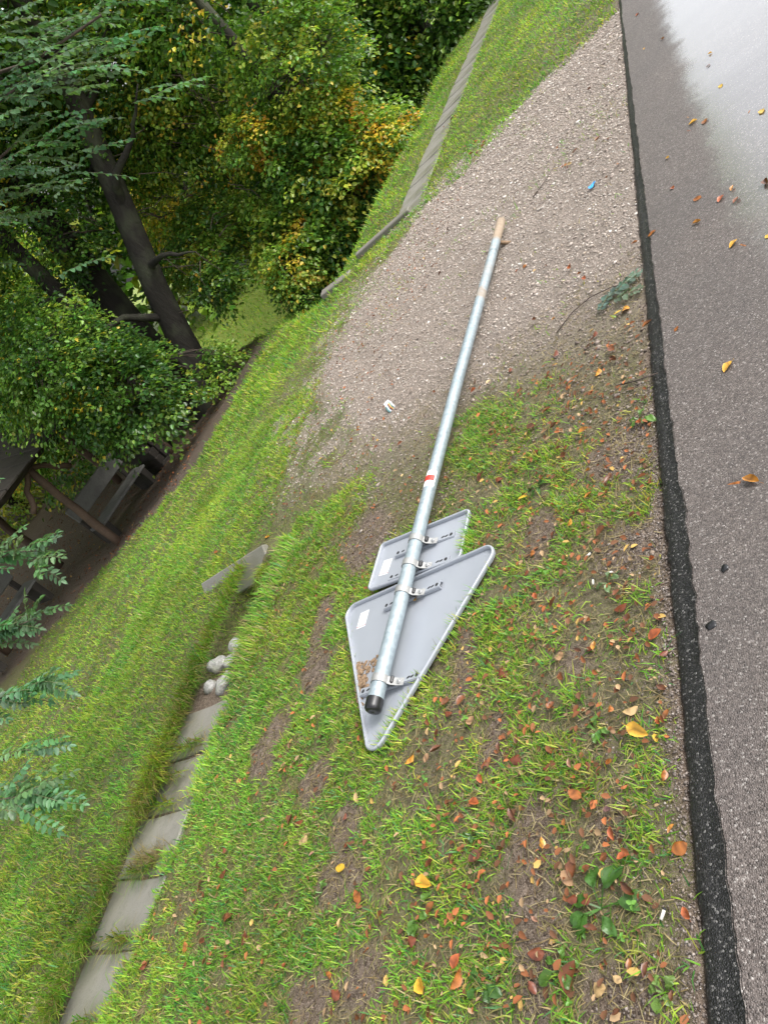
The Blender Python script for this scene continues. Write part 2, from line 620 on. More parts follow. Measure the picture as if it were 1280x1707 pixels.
def height(x, y):
    x, y = np.asarray(x, float), np.asarray(y, float)
    t = np.maximum(-4.3 - x, 0)
    soft = sst(0, 1.4, t)
    a = -(0.093 * np.minimum(t, 7.2)) + np.maximum(t - 7.4, 0) * 0.09
    b = -(0.40 * np.minimum(t, 7.0)) + np.maximum(t - 7.0, 0) * 0.11
    s = (x + 6.2) * 0.72 + (y - 6.6) * 0.69
    w = sst(1.0, 2.4, s + 0.15 * np.maximum(y - 9.5, 0))
    z = (a * (1 - w) + b * w) * soft
    z = np.where(z > 0, np.minimum(z, 4.0 + 0.0 * z), z)
    rough = 0.030 * (fbm(x * 1.1, y * 1.1, 21) - 0.5) + 0.020 * (fbm(x * 7, y * 7, 31) - 0.5) + 0.010 * (fbm(x * 28, y * 28, 41) - 0.5)
    rough = rough * (1 + 1.2 * sst(0.5, 5, t))
    d = in_ditch(x, y, 0.34)
    pit = sst(1.86, 1.96, y) * (1 - sst(2.6, 2.7, y))
    z = z + rough * (1 - d) - d * (0.048 + 0.20 * pit)
    # the bed under the road
    z = z - 0.10 * sst(-0.02, 0.06, x - road_edge(y))
    # a shallow scour under the sign plate so that it beds in
    return z


# signed distance to the gravel polygon (positive inside)
GRAVEL = np.array([(-0.6, 7.9), (-0.95, 7.62), (-1.75, 7.71), (-2.55, 7.34), (-3.32, 7.06), (-3.71, 5.9), (-3.95, 4.85), (-3.15, 3.72), (-2.76, 3.12), (-2.64, 2.57),
                   (-2.50, 2.10), (-2.28, 2.10), (-2.06, 2.25), (-2.02, 2.68), (-1.98, 3.10), (-1.67, 3.04), (-1.39, 2.75), (-1.18, 2.45), (-0.85, 2.16), (-0.6, 2.2)])


def poly_dist(x, y, P=GRAVEL):
    x, y = np.asarray(x, float), np.asarray(y, float)
    best = np.full(x.shape, 1e9)
    inside = np.zeros(x.shape, bool)
    n = len(P)
    for i in range(n):
        ax, ay = P[i]
        bx, by = P[(i + 1) % n]
        ex, ey = bx - ax, by - ay
        tt = np.clip(((x - ax) * ex + (y - ay) * ey) / (ex * ex + ey * ey), 0, 1)
        best = np.minimum(best, np.hypot(x - ax - tt * ex, y - ay - tt * ey))
        cr = ((ay > y) != (by > y)) & (x < (bx - ax) * (y - ay) / (by - ay + 1e-12) + ax)
        inside ^= cr
    return np.where(inside, best, -best)


def gravel_w(x, y):
    d = poly_dist(x, y) + 0.50 * (fbm(x * 2.6, y * 2.6, 51) - 0.5) + 0.25 * (fbm(x * 11, y * 11, 52) - 0.5)
    left = sst(2.3, 2.8, -x) * sst(2.4, 3.2, y) * sst(0.42, 0.62, fbm(x * 3.4, y * 3.4, 53) * 0.6 + fbm(x * 13, y * 13, 54) * 0.4)
    return np.maximum(sst(-0.26, 0.16, d), 0.75 * left * sst(-0.95, -0.15, d))


MUD = [(-0.94, 1.56, .14, .13), (-1.31, 1.79, .09, .14), (-0.98, 2.02, .13, .16), (-1.25, 0.63, .09, .22), (-1.20, 0.42, .07, .2), (-2.02, 0.64, .13, .10), (-2.05, 0.80, .10, .10),
       (-1.60, 1.34, .07, .22), (-2.72, 1.28, .14, .22), (-2.55, 1.55, .12, .2), (-2.43, 2.3, .2, .25), (-0.98, 0.34, .12, .10), (-1.78, 0.35, .12, .10), (-2.0, .30, .12, .1), (-1.42, 1.0, .06, .1), (-2.3, 1.0, .1, .1),
       (-1.02, 0.70, .06, .08), (-1.12, 1.2, .08, .07), (-2.62, 1.85, .10, .2)]


def mud_w(x, y):
    w = np.zeros(np.shape(x))
    for cx, cy, rx, ry in MUD:
        q = np.hypot((x - cx) / rx, (y - cy) / ry)
        w = np.maximum(w, 1.25 - q)
    w = w + 0.9 * (fbm(x * 9, y * 9, 61) - 0.5)
    edge = 1 - sst(0.015, 0.07, road_edge(y) - x)
    return np.clip(np.maximum(sst(0.1, 0.6, w), edge * (0.4 + 0.6 * (fbm(x * 14, y * 14, 8) > 0.5))), 0, 1)


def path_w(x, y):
    """trodden earth by the shelter under the trees, plus painted shade at far left"""
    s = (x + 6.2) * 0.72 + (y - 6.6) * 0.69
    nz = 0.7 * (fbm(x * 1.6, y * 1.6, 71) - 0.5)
    edge = 6.25 - 1.1 * np.maximum(-x - 11.6, 0)  # earth spreads nearer at far left, its dark colour also standing for robinia shade
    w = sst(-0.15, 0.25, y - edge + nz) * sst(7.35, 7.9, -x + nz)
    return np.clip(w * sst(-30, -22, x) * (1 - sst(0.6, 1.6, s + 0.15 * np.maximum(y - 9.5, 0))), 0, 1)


def lawn_w(x, y):
    """the open meadow in the hollow beyond the trees"""
    s = (x + 6.2) * 0.72 + (y - 6.6) * 0.69 + 0.15 * np.maximum(y - 9.5, 0)
    return sst(1.0, 2.0, s) * sst(12.5, 15, y) * sst(6, 8, -x)


def grass_w(x, y):
    g = (1 - gravel_w(x, y)) * (1 - mud_w(x, y)) * (1 - path_w(x, y))
    g = g * (1 - sst(0.0, 0.02, x - road_edge(y) + 0.02))
    d = in_ditch(x, y)
    return g * (1 - d)


def lines(*segs):
    out = []
    for a, b, st in segs:
        out.append(np.arange(a, b, st))
    return np.unique(np.round(np.concatenate(out), 4))


gx = lines((-260, -60, 10), (-60, -24, 2.0), (-24, -8, 0.25), (-8, -4.6, 0.08), (-4.6, -0.70, 0.028), (-0.70, 0.3, 0.2), (0.3, 8, 1.0), (8, 60, 4), (60, 261, 20))
gy = lines((-120, -20, 10), (-20, -0.6, 1.0), (-0.6, 9.0, 0.04), (9.0, 20, 0.12), (20, 50, 1.0), (50, 321, 15))
GX, GY = np.meshgrid(gx, gy)
GZ = height(GX, GY)
GZ = np.where(GX > 7.5, GZ + 0.1 * (GX - 7.5) ** 0.8, GZ)
nx, ny = len(gx), len(gy)
idx = np.arange(nx * ny).reshape(ny, nx)
F = np.stack([idx[:-1, :-1], idx[:-1, 1:], idx[1:, 1:], idx[1:, :-1]], -1).reshape(-1, 4)
fx, fy = GX.ravel(), GY.ravel()
me = mass_mesh('ground', np.c_[fx, fy, GZ.ravel()], F, None, True,
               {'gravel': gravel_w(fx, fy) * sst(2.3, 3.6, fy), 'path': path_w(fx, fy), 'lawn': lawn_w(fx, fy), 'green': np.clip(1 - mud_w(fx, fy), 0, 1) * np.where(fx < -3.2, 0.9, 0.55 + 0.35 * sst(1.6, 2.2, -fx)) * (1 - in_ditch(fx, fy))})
tag(link('ground', me, M['ground']), 'sloping grassy roadside ground with bare soil and gravel', kind='structure')

# ------------------------------------------------------------------ road and its bitumen edge
ry = np.concatenate([np.arange(-20, 0, 1.0), np.arange(0, 5, 0.018), np.arange(5, 10, 0.05), np.arange(10, 30, 0.5), np.arange(30, 201, 10)])
rs = np.array([0.0, 0.05, 0.12, 0.25, 0.45, 0.7, 1.0, 1.6, 2.5, 4.0, 5.6])
RX = strip_edge(ry)[:, None] + rs[None, :]
RY = np.repeat(ry[:, None], len(rs), 1)
RZ = 0.022 - 0.03 * rs[None, :] + 0 * RX + 0.006 * (fbm(RX * 2, RY * 2, 3) - 0.5)
idx = np.arange(RX.size).reshape(RX.shape)
F = np.stack([idx[:-1, :-1], idx[:-1, 1:], idx[1:, 1:], idx[1:, :-1]], -1).reshape(-1, 4)
wet_line = RX - (-0.37 - 0.040 * np.maximum(RY - 2.2, 0))
wetv = sst(-0.22, 0.20, wet_line) * sst(1.7, 3.4, RY)
me = mass_mesh('road', np.c_[RX.ravel(), RY.ravel(), RZ.ravel()], F, None, True, {'wet': wetv.ravel()})
tag(link('road', me, M['asphalt']), 'wet grey brown asphalt road', kind='structure')
cols = []
e0, e1 = road_edge(ry), strip_edge(ry)
for k, (f_, z_) in enumerate(((0.0, -0.06), (0.0, 0.003), (0.12, 0.010), (0.5, 0.016), (0.96, 0.0195), (1.06, 0.0235))):
    cols.append(np.c_[e0 + (e1 - e0) * f_ - 0.004 * (k == 0), ry, z_ + 0.004 * (fbm(ry * 9, ry * 0 + k, 13) - 0.5)])
V = np.stack(cols, 1).reshape(-1, 3)
idx = np.arange(len(V)).reshape(len(ry), 6)
F = np.stack([idx[:-1, :-1], idx[:-1, 1:], idx[1:, 1:], idx[1:, :-1]], -1).reshape(-1, 4)
tag(link('road_edge', mass_mesh('road_edge', V, F, None, True), M['edge']), 'black bitumen edge strip of the asphalt', kind='structure')


# ------------------------------------------------------------------ drainage channels of concrete slabs
def slab_mesh(w, l):
    bm = bmesh.new()
    bmesh.ops.create_cube(bm, size=1.0)
    for v in bm.verts:
        v.co = Vector((v.co.x * w, v.co.y * l, v.co.z * 0.05))
    bmesh.ops.subdivide_edges(bm, edges=[e for e in bm.edges if abs(e.verts[0].co.z - e.verts[1].co.z) < 1e-5], cuts=3, use_grid_fill=True)
    for v in bm.verts:
        v.co += Vector((random.uniform(-.004, .004), random.uniform(-.004, .004), random.uniform(-.0015, .0015)))
        if abs(v.co.x) < w * 0.4:
            v.co.z -= 0.012 * (1 - (v.co.x / (w * 0.5)) ** 2)
    bmesh.ops.bevel(bm, geom=[e for e in bm.edges if e.is_boundary or e.calc_face_angle(0) > 1.0], offset=0.006, segments=1, affect='EDGES')
    return bm_mesh('slab', bm)


near_ch = empty('drainage_channel', (-3.55, 0.8, -0.05))
tag(near_ch, 'grassy drainage channel of concrete slabs at the lower left with a culvert mouth', 'drainage channel')
slab_near = [slab_mesh(0.50, 0.29) for _ in range(3)]
yy = -0.62
k = 0
while yy < 1.80:
    cx = -3.545 - 0.012 * (yy - 0.8)
    link('slab', slab_near[k % 3], M['slab'], near_ch, (cx + random.uniform(-.012, .012) + 3.55, yy - 0.8, -0.002 + random.uniform(-.006, .006)),
         (random.uniform(-.03, .03), random.uniform(-.02, .02) - 0.02, random.uniform(-.03, .03)))
    yy += 0.303
    k += 1
link('headwall', box_mesh('headwall', 0.74, 0.05, 0.20, 0.008, 0.004), M['slab'], near_ch, (-3.95 + 3.55, 2.70 - 0.8, 0.015), (-0.75, 0.02, 0.05))
# the culvert pipe behind the pit
bm = bmesh.new()
rings = []
for (r, y) in ((0.115, 0.34), (0.115, 0.0), (0.095, 0.0), (0.095, 0.34)):
    rings.append([bm.verts.new((r * math.cos(a), y, r * math.sin(a))) for a in np.linspace(0, 2 * math.pi, 25)[:-1]])
for a, b in zip(rings[:-1], rings[1:]):
    for i in range(24):
        bm.faces.new((a[i], a[(i + 1) % 24], b[(i + 1) % 24], b[i]))
link('culvert_pipe', bm_mesh('culvert_pipe', bm, True), M['headwall'], near_ch, (-3.47 + 3.55, 2.56 - 0.8, -0.11))
link('culvert_end', box_mesh('culvert_end', 0.2, 0.01, 0.2), M['hole'], near_ch, (-3.47 + 3.55, 2.84 - 0.8, -0.11))

far_ch = empty('drainage_channel', (-3.7, 8.0, -0.05))
tag(far_ch, 'far drainage channel of concrete slabs running up beyond the gravel', 'drainage channel')
slab_far = [slab_mesh(0.44, 0.60) for _ in range(3)]
yy, k = 7.95, 0
while yy < 24:
    cx = -3.61 + 0.004 * (yy - 8)
    link('slab', slab_far[k % 3], M['slab'], far_ch, (cx + 3.7 + random.uniform(-.01, .01), yy - 8.0, 0.016 + random.uniform(-.006, .006)),
         (random.uniform(-.015, .015), random.uniform(-.01, .01), random.uniform(-.02, .02)))
    yy += 0.62 if k else 0.40
    k += 1
link('headwall', box_mesh('headwall', 0.86, 0.10, 0.24, 0.01, 0.01), M['headwall'], far_ch, (-3.92 + 3.7, 7.56 - 8.0, 0.0), (0.06, 0.02, -0.03))
link('headwall', box_mesh('headwall', 0.5, 0.12, 0.20, 0.01, 0.01), M['headwall'], far_ch, (-4.72 + 3.7, 7.40 - 8.0, -0.02), (0.1, 0.1, -0.05))


def boulder(name, r, squash, seed):
    random.seed(seed)
    bm = bmesh.new()
    bmesh.ops.create_icosphere(bm, subdivisions=3, radius=r)
    off = Vector((seed * 3.1, seed * 1.7, seed * 0.3))
    from mathutils import noise as mn
    for v in bm.verts:
        n = mn.noise(v.co * (1.6 / r) * 0.6 + off)
        n2 = mn.noise(v.co * (4.5 / r) * 0.6 + off)
        v.co *= 1 + 0.38 * n + 0.14 * n2
        v.co.z *= squash
        v.co.x *= 1.15
    return bm_mesh(name, bm, True)


for i, (x, y, r, lab) in enumerate([(-3.72, 1.95, .056, 'pale round stone in the ditch, farthest left of the four by the slab'),
                                    (-3.55, 1.93, .046, 'small mossy stone in the ditch on its far right'),
                                    (-3.69, 1.80, .048, 'pale flat stone touching the left corner of the top slab'),
                                    (-3.52, 1.77, .062, 'largest pale stone in the ditch beside the top slab'),
                                    (-3.66, 2.08, .05, 'grassy half hidden stone behind the other ditch stones')]):
    o = link('stone', boulder('stone', r, 0.75, i + 2), M['stone'], None, (x, y, -0.045 if i != 4 else -0.09), (0.1 * i, 0.2, i * 1.3))
    tag(o, lab, 'stone', 'pale stones in the ditch')
random.seed(7)

# ------------------------------------------------------------------ the fallen road sign
SIGN_ROT = -0.02507
sign = empty('road_sign', (-1.932, 1.199, 0.088), (0, 0, SIGN_ROT))
tag(sign, 'knocked over triangular warning sign with long steel pole lying face down on the verge', 'road sign')
PL = 3.706
# pole as an open tube
V, F = [], []
prof = [(0.0, 0.03), (0.6, 0.03), (1.2, 0.03), (1.9, 0.03), (2.6, 0.03), (3.2, 0.03), (3.5, 0.03), (PL, 0.0305), (PL, 0.026), (PL - 0.25, 0.026)]
S = 32
for (y, r) in prof:
    zz = -0.022 * sst(1.5, 3.7, y)
    for k in range(S):
        a = 2 * math.pi * k / S
        V.append((r * math.cos(a), y, r * math.sin(a) + zz))
for i in range(len(prof) - 1):
    for k in range(S):
        F.append((i * S + k, i * S + (k + 1) % S, (i + 1) * S + (k + 1) % S, (i + 1) * S + k))
pole = link('pole', mesh('pole', V, F, True), M['galv'], sign)
for p in pole.data.polygons:
    if abs(p.normal.y) > 0.6:
        p.use_smooth = False
# anchor rod through the foot
link('anchor_rod', tubes_mesh('anchor_rod', [([(-0.05, 0, 0), (0.075, 0, -0.01)], [0.013, 0.013], 10)], False), M['mud'], sign, (0.02, 3.44, -0.055), (0.0, 0.35, -0.5))
# black end cap
V, F = [], []
cp = [(0.020, 0.0325), (-0.012, 0.0325), (-0.022, 0.031), (-0.028, 0.026), (-0.030, 0.018), (-0.029, 0.001)]
for (y, r) in cp:
    for k in range(S):
        a = 2 * math.pi * k / S
        V.append((r * math.cos(a), y, r * math.sin(a)))
for i in range(len(cp) - 1):
    for k in range(S):
        F.append((i * S + k, (i + 1) * S + k, (i + 1) * S + (k + 1) % S, i * S + (k + 1) % S))
F.append(tuple((len(cp) - 1) * S + k for k in range(S)))
link('pole_cap', mesh('pole_cap', V, F, True), M['black'], sign)


def rounded(pts, rad, seg=8):
    """rounded convex polygon outline, pts counter-clockwise"""
    out = []
    n = len(pts)
    for i in range(n):
        p = Vector(pts[i])
        a = (Vector(pts[i - 1]) - p).normalized()
        b = (Vector(pts[(i + 1) % n]) - p).normalized()
        half = a.angle(b) / 2
        d = rad / math.tan(half)
        c = p + (a + b).normalized() * (rad / math.sin(half))
        s, e = p + a * d - c, p + b * d - c
        ang = s.angle(e)
        for k in range(seg + 1):
            t = k / seg
            v = (s * math.sin((1 - t) * ang) + e * math.sin(t * ang)) / math.sin(ang)
            out.append(c + v)
    return out


def inset(poly, d):
    n = len(poly)
    out = []
    for i in range(n):
        e1 = (poly[i] - poly[i - 1]).normalized()
        e2 = (poly[(i + 1) % n] - poly[i]).normalized()
        n1, n2 = Vector((-e1.y, e1.x)), Vector((-e2.y, e2.x))
        nn = (n1 + n2).normalized()
        out.append(poly[i] + nn * d)
    return out


def plate_and_rim(name, pts, rad, parent, lip=0.018, thick=0.007):
    out = rounded(pts, rad)
    n = len(out)
    V = [(p.x, p.y, 0.0) for p in out] + [(p.x, p.y, -0.0025) for p in out]
    F = [tuple(range(n)), tuple(range(2 * n - 1, n - 1, -1))]
    F += [(i, n + i, n + (i + 1) % n, (i + 1) % n) for i in range(n)]
    pl = link(name, mesh(name, V, F), M['plate'], parent)
    sec = [(0.0, 0.0005), (-0.004, 0.006), (-0.004, lip * 0.7), (-0.002, lip * 0.95), (thick * 0.35, lip), (thick * 0.8, lip * 0.9), (thick, lip * 0.7), (thick, 0.0005)]
    V, F = [], []
    for (d, z) in sec:
        V += [(q.x, q.y, z) for q in inset(out, d)]
    for k in range(len(sec) - 1):
        F += [(k * n + i, (k + 1) * n + i, (k + 1) * n + (i + 1) % n, k * n + (i + 1) % n) for i in range(n)]
    link('rim', mesh('rim', V, F, True), M['plate'], pl)
    return pl


s_, off, H_ = 0.935, 0.196, 0.935 * math.sqrt(3) / 2
tri = plate_and_rim('triangle_plate', [(-0.009, -off), (-0.009 + s_ / 2, -off + H_), (-0.009 - s_ / 2, -off + H_)], 0.048, sign)
tri.location = (0, 0, -0.060)
rec = plate_and_rim('rectangle_plate', [(-0.285, 0.628), (0.232, 0.628), (0.232, 0.895), (-0.285, 0.895)], 0.022, sign)
rec.location = (0, 0, -0.053)
rec.rotation_euler = (0, math.radians(4.5), 0)


def sticker(parent, cx, cy, w, h, rot):
    return link('label_sticker', mesh('label_sticker', [(-w / 2, -h / 2, 0), (w / 2, -h / 2, 0), (w / 2, h / 2, 0), (-w / 2, h / 2, 0)], [(0, 1, 2, 3)]), M['sticker'], parent, (cx, cy, 0.0015), (0, 0, rot))


sticker(tri, -0.318, 0.508, 0.058, 0.088, 0.03)
sticker(rec, -0.222, 0.745, 0.055, 0.088, -0.08)


def rail_mesh():
    """C-section strip with bent ends"""
    bm = bmesh.new()
    w, h, t = 0.017, 0.017, 0.003
    sec = [(-w, 0), (-w, h), (w, h), (w, 0), (w - t, 0), (w - t, h - t), (-w + t, h - t), (-w + t, 0)]
    ends = []
    for x in (-0.165, 0.165):
        ends.append([bm.verts.new((x, a, b)) for a, b in sec])
    for i in range(8):
        bm.faces.new((ends[0][i], ends[0][(i + 1) % 8], ends[1][(i + 1) % 8], ends[1][i]))
    bm.faces.new(ends[0][::-1])
    bm.faces.new(ends[1])
    bmesh.ops.bevel(bm, geom=[e for e in bm.edges if abs(e.verts[0].co.x - e.verts[1].co.x) > 0.1 and e.verts[0].co.z > 0.012], offset=0.003, segments=2, affect='EDGES')
    return bm_mesh('rail', bm)


def disc_mesh(name, a, b, n=14):
    return mesh(name, [(a * math.cos(t), b * math.sin(t), 0) for t in np.linspace(0, 2 * math.pi, n + 1)[:-1]], [tuple(range(n))])


RAIL, HOLE1, HOLE2 = rail_mesh(), disc_mesh('hole', 0.0085, 0.0085), disc_mesh('hole', 0.010, 0.0045)
# clamp strap: half ring over the pole with ears down to the rail
V, F = [], []
sec = [(-0.016, 0.0305), (-0.016, 0.0335), (0.016, 0.0335), (0.016, 0.0305)]
path = []
for a in np.linspace(0, math.pi, 17):
    path.append((math.cos(a), math.sin(a), None))
ring_pts = []
for r in (0.0305, 0.0340):
    pts = [(0.082 + (r - 0.0305), -0.041), (0.062, -0.036 + (r - .0305)), (0.040, -0.022 + (r - .0305))]
    pts += [(r * math.cos(a), r * math.sin(a)) for a in np.linspace(-0.15, math.pi + 0.15, 19)]
    pts += [(-0.040, -0.022 + (r - .0305)), (-0.062, -0.036 + (r - .0305)), (-0.082 - (r - .0305), -0.041)]
    ring_pts.append(pts)
n = len(ring_pts[0])
for y in (-0.0155, 0.0155):
    for pts in ring_pts:
        V += [(x, y, z) for x, z in pts]
for i in range(n - 1):
    F += [(i, i + 1, n + i + 1, n + i), (2 * n + i, 3 * n + i, 3 * n + i + 1, 2 * n + i + 1), (n + i, n + i + 1, 3 * n + i + 1, 3 * n + i), (i, 2 * n + i, 2 * n + i + 1, i + 1)]
F += [(0, n, 3 * n, 2 * n), (n - 1, 3 * n - 1, 4 * n - 1, 2 * n - 1)]
BAND = mesh('clamp_band', V, F)
BOLT = tubes_mesh('bolt', [([(0, 0, -0.002), (0, 0, 0.007)], [0.0095, 0.0095], 6), ([(0, 0, 0.007), (0, 0, 0.013)], [0.005, 0.0045], 10)], False)
STUD = box_mesh('clamp_foot', 0.026, 0.03, 0.03, 0.004)
for y, ang in ((0.790, 0.11), (0.655, 0.11), (0.514, 0.0), (0.108, 0.0)):
    tilt_ = ang if ang else 0.0
    rl = link('rail', RAIL, M['plate'], sign, (0, y, -0.0585), (0, tilt_, 0))
    for hx, hm in ((0.148, HOLE1), (0.124, HOLE2), (0.105, HOLE2), (-0.118, HOLE2), (-0.148, HOLE1)):
        link('slot', hm, M['hole'], rl, (hx, 0.0, 0.0176), (0, 0, 0.3 if hm is HOLE2 else 0))
    bd = link('clamp_band', BAND, M['band'], sign, (0, y - 0.012, 0), (0, tilt_ * 0.6, 0))
    link('bolt', BOLT, M['bolt'], bd, (0.068, 0, -0.036), (0, 0.2, 0))
    link('bolt', BOLT, M['bolt'], bd, (-0.068, 0, -0.036), (0, -0.2, 0))
    link('clamp_foot', STUD, M['black'], sign, (0.034, y - 0.006, -0.028), (0, 0.1, 0))


def arc_patch(name, y0, y1, a0, a1, r):
    V, F = [], []
    m_ = 13
    for y in (y0, y1):
        for a in np.linspace(a0, a1, m_):
            V.append((r * math.cos(a), y, r * math.sin(a)))
    for i in range(m_ - 1):
        F.append((i, i + 1, m_ + i + 1, m_ + i))
    return mesh(name, V, F, True)


tm = link('trail_marker', arc_patch('trail_marker', 1.080, 1.184, 0.15, 2.9, 0.0308), M['white'], sign)
link('red_stripe', arc_patch('red_stripe', 1.117, 1.152, 0.35, 2.6, 0.0314), M['red'], tm)

# mud and dead grass scraped onto the plate at its left edge
V, F, T = [], [], []
r2 = np.random.default_rng(5)
bm = bmesh.new()
for k in range(150):
    u, v = r2.random(), r2.random()
    x = -0.235 + 0.15 * u * (0.4 + 0.6 * v) + r2.normal(0, .008)
    y = 0.075 + 0.20 * v + r2.normal(0, .01)
    x += -0.02 - 0.09 * (y - 0.1)
    x = max(x, -0.009 - (y + off) / math.sqrt(3) - 0.004)
    sz = r2.uniform(.004, .014) * (1.3 - abs(v - 0.3))
    mt_ = Matrix.Translation((x, y, sz * 0.25)) @ Matrix.Rotation(r2.uniform(0, 6.3), 4, 'Z') @ Matrix.Diagonal((sz * r2.uniform(.8, 1.8), sz, sz * .5, 1))
    bmesh.ops.create_icosphere(bm, subdivisions=1, radius=1.0, matrix=mt_)
for v in bm.verts:
    v.co += Vector(r2.normal(0, .0016, 3))
md = link('mud', bm_mesh('mud', bm), M['mud'], tri)
md['kind'] = 'stuff'


# ------------------------------------------------------------------ blades: one array builder for grass, straw and long tufts
def blades(P, L, W, az, lean, curl, tint, z0=None):
    """P (n,3) roots; each blade a curved 3-joint strip: 5 verts, 3 tris"""
    n = len(P)
    d = np.c_[np.cos(az), np.sin(az), np.zeros(n)]
    s = np.c_[-np.sin(az), np.cos(az), np.zeros(n)]
    l1 = lean
    l2 = lean + curl
    q1 = P + (d * np.sin(l1)[:, None] + np.array([0, 0, 1]) * np.cos(l1)[:, None]) * (L * 0.55)[:, None]
    q2 = q1 + (d * np.sin(l2)[:, None] + np.array([0, 0, 1]) * np.cos(l2)[:, None]) * (L * 0.45)[:, None]
    hw = (W * 0.5)[:, None]
    V = np.stack([P - s * hw, P + s * hw, q1 - s * hw * 0.85, q1 + s * hw * 0.85, q2], 1).reshape(-1, 3)
    b = np.arange(n)[:, None] * 5
    Fc = np.concatenate([b + [0, 1, 3], b + [0, 3, 2], b + [2, 3, 4]], 1).reshape(-1, 3)
    return V, Fc, np.repeat(tint, 5, 0)


GREENS = np.array([(0.150, 0.335, 0.032), (0.225, 0.440, 0.044), (0.340, 0.490, 0.060), (0.066, 0.190, 0.042), (0.450, 0.460, 0.085), (0.110, 0.285, 0.100)])
STRAW = np.array([(0.34, 0.27, 0.13), (0.26, 0.19, 0.085), (0.40, 0.33, 0.17), (0.22, 0.20, 0.07)])


def grass_tints(n, dry, x, y):
    pick = rng.choice(len(GREENS), n, p=[.22, .27, .22, .10, .12, .07])
    t = GREENS[pick] * rng.uniform(0.75, 1.25, (n, 1))
    big = fbm(x * 1.7, y * 1.7, 91)
    t = t * (0.52 + 0.92 * big)[:, None]
    yel = fbm(x * 2.6, y * 2.6, 95)[:, None]
    t = t * (1 + np.array([0.55, 0.16, 0.0]) * (yel - 0.50) * 2)
    m_ = rng.random(n) < dry
    t[m_] = STRAW[rng.integers(0, len(STRAW), m_.sum())] * rng.uniform(0.7, 1.45, (m_.sum(), 1))
    return np.clip(t, 0.004, 0.6)


def clumpy(n, x0, x1, y0, y1, wfun, clump=0.6, cs=14.0):
    x = rng.uniform(x0, x1, n)
    y = rng.uniform(y0, y1, n)
    c = fbm(x * cs, y * cs, 77, 3)
    keep = rng.random(n) < wfun(x, y) * np.clip(1.0 + clump * (c - 0.5) * 6, 0.03, 1.6)
    return x[keep], y[keep]


def tri_cut(x, y, grow=0.0):
    """True where the sign plates press the grass down"""
    lx = (x + 1.932) * math.cos(SIGN_ROT) + (y - 1.199) * math.sin(SIGN_ROT)
    ly = -(x + 1.932) * math.sin(SIGN_ROT) + (y - 1.199) * math.cos(SIGN_ROT)
    yt = ly + off
    inside = (yt > -grow * 2) & (yt < H_ + grow) & (np.abs(lx + 0.009) < yt / math.sqrt(3) + grow)
    inside |= (lx > -0.285 - grow) & (lx < 0.232 + grow) & (ly > 0.6) & (ly < 0.895 + grow)
    return inside


def lawn(name, label, parts):
    VV, FF, TT, o = [], [], [], 0
    for (n, x0, x1, y0, y1, wf, l0, l1, w0, w1, dry, clump) in parts:
        x, y = clumpy(n, x0, x1, y0, y1, wf, clump)
        k = ~tri_cut(x, y, 0.004)
        x, y = x[k], y[k]
        m_ = len(x)
        z = height(x, y) - 0.003
        vig = 0.55 + 0.9 * fbm(x * 3.3, y * 3.3, 85)
        L = rng.uniform(l0, l1, m_) * vig * rng.choice([0.7, 1, 1.35], m_, p=[.35, .5, .15])
        W = rng.uniform(w0, w1, m_)
        az = rng.uniform(0, 2 * math.pi, m_)
        lean = np.abs(rng.normal(1.02, 0.38, m_)).clip(0.05, 1.5)
        curl = rng.normal(0.45, 0.35, m_)
        V, Fc, T = blades(np.c_[x, y, z], L, W, az, lean, curl, grass_tints(m_, dry, x, y))
        VV.append(V)
        FF.append(Fc + o)
        TT.append(T)
        o += len(V)
    ob = link(name, mass_mesh(name, np.concatenate(VV), np.concatenate(FF), np.concatenate(TT), True), M['grass'])
    return tag(ob, label, 'grass', kind='stuff')


def w_right(x, y):       # trampled strip between the sign and the road: thin
    w = grass_w(x, y)
    thin = 0.50 + 0.5 * sst(-1.35, -2.3, -(-x)) if False else 0.50 + 0.50 * sst(1.5, 2.5, -x)
    hole = sst(0.30, 0.50, fbm(x * 5.5, y * 5.5, 99))
    hole = np.maximum(hole, 0.75 * sst(1.7, 2.3, -x))
    return w * thin * (0.15 + 0.85 * hole)


lawn('verge_grass', 'short patchy green grass on the verge between the ditch and the road',
     [(60000, -3.32, -0.80, -1.6, 0.12, w_right, 0.022, 0.055, 0.003, 0.006, 0.14, 0.7),
      (270000, -3.32, -0.80, 0.12, 2.9, w_right, 0.020, 0.052, 0.0022, 0.0046, 0.14, 0.85),
      (80000, -6.0, -0.85, 2.9, 7.8, lambda x, y: grass_w(x, y) * (0.25 + 0.75 * sst(2.9, 3.9, -x)), 0.03, 0.06, 0.003, 0.0055, 0.15, 0.7),
      (26000, -4.0, -0.85, 2.3, 7.6, lambda x, y: 0.6 * gravel_w(x, y) * np.maximum(sst(0.58, 0.70, fbm(x * 2.2, y * 2.2, 33)), 0.5 * sst(0.62, 0.72, fbm(x * 6, y * 6, 34))), 0.02, 0.05, 0.003, 0.005, 0.35, 0.5),
      (95000, -4.4, -0.82, 7.0, 18.0, grass_w, 0.035, 0.065, 0.006, 0.011, 0.08, 0.5)])
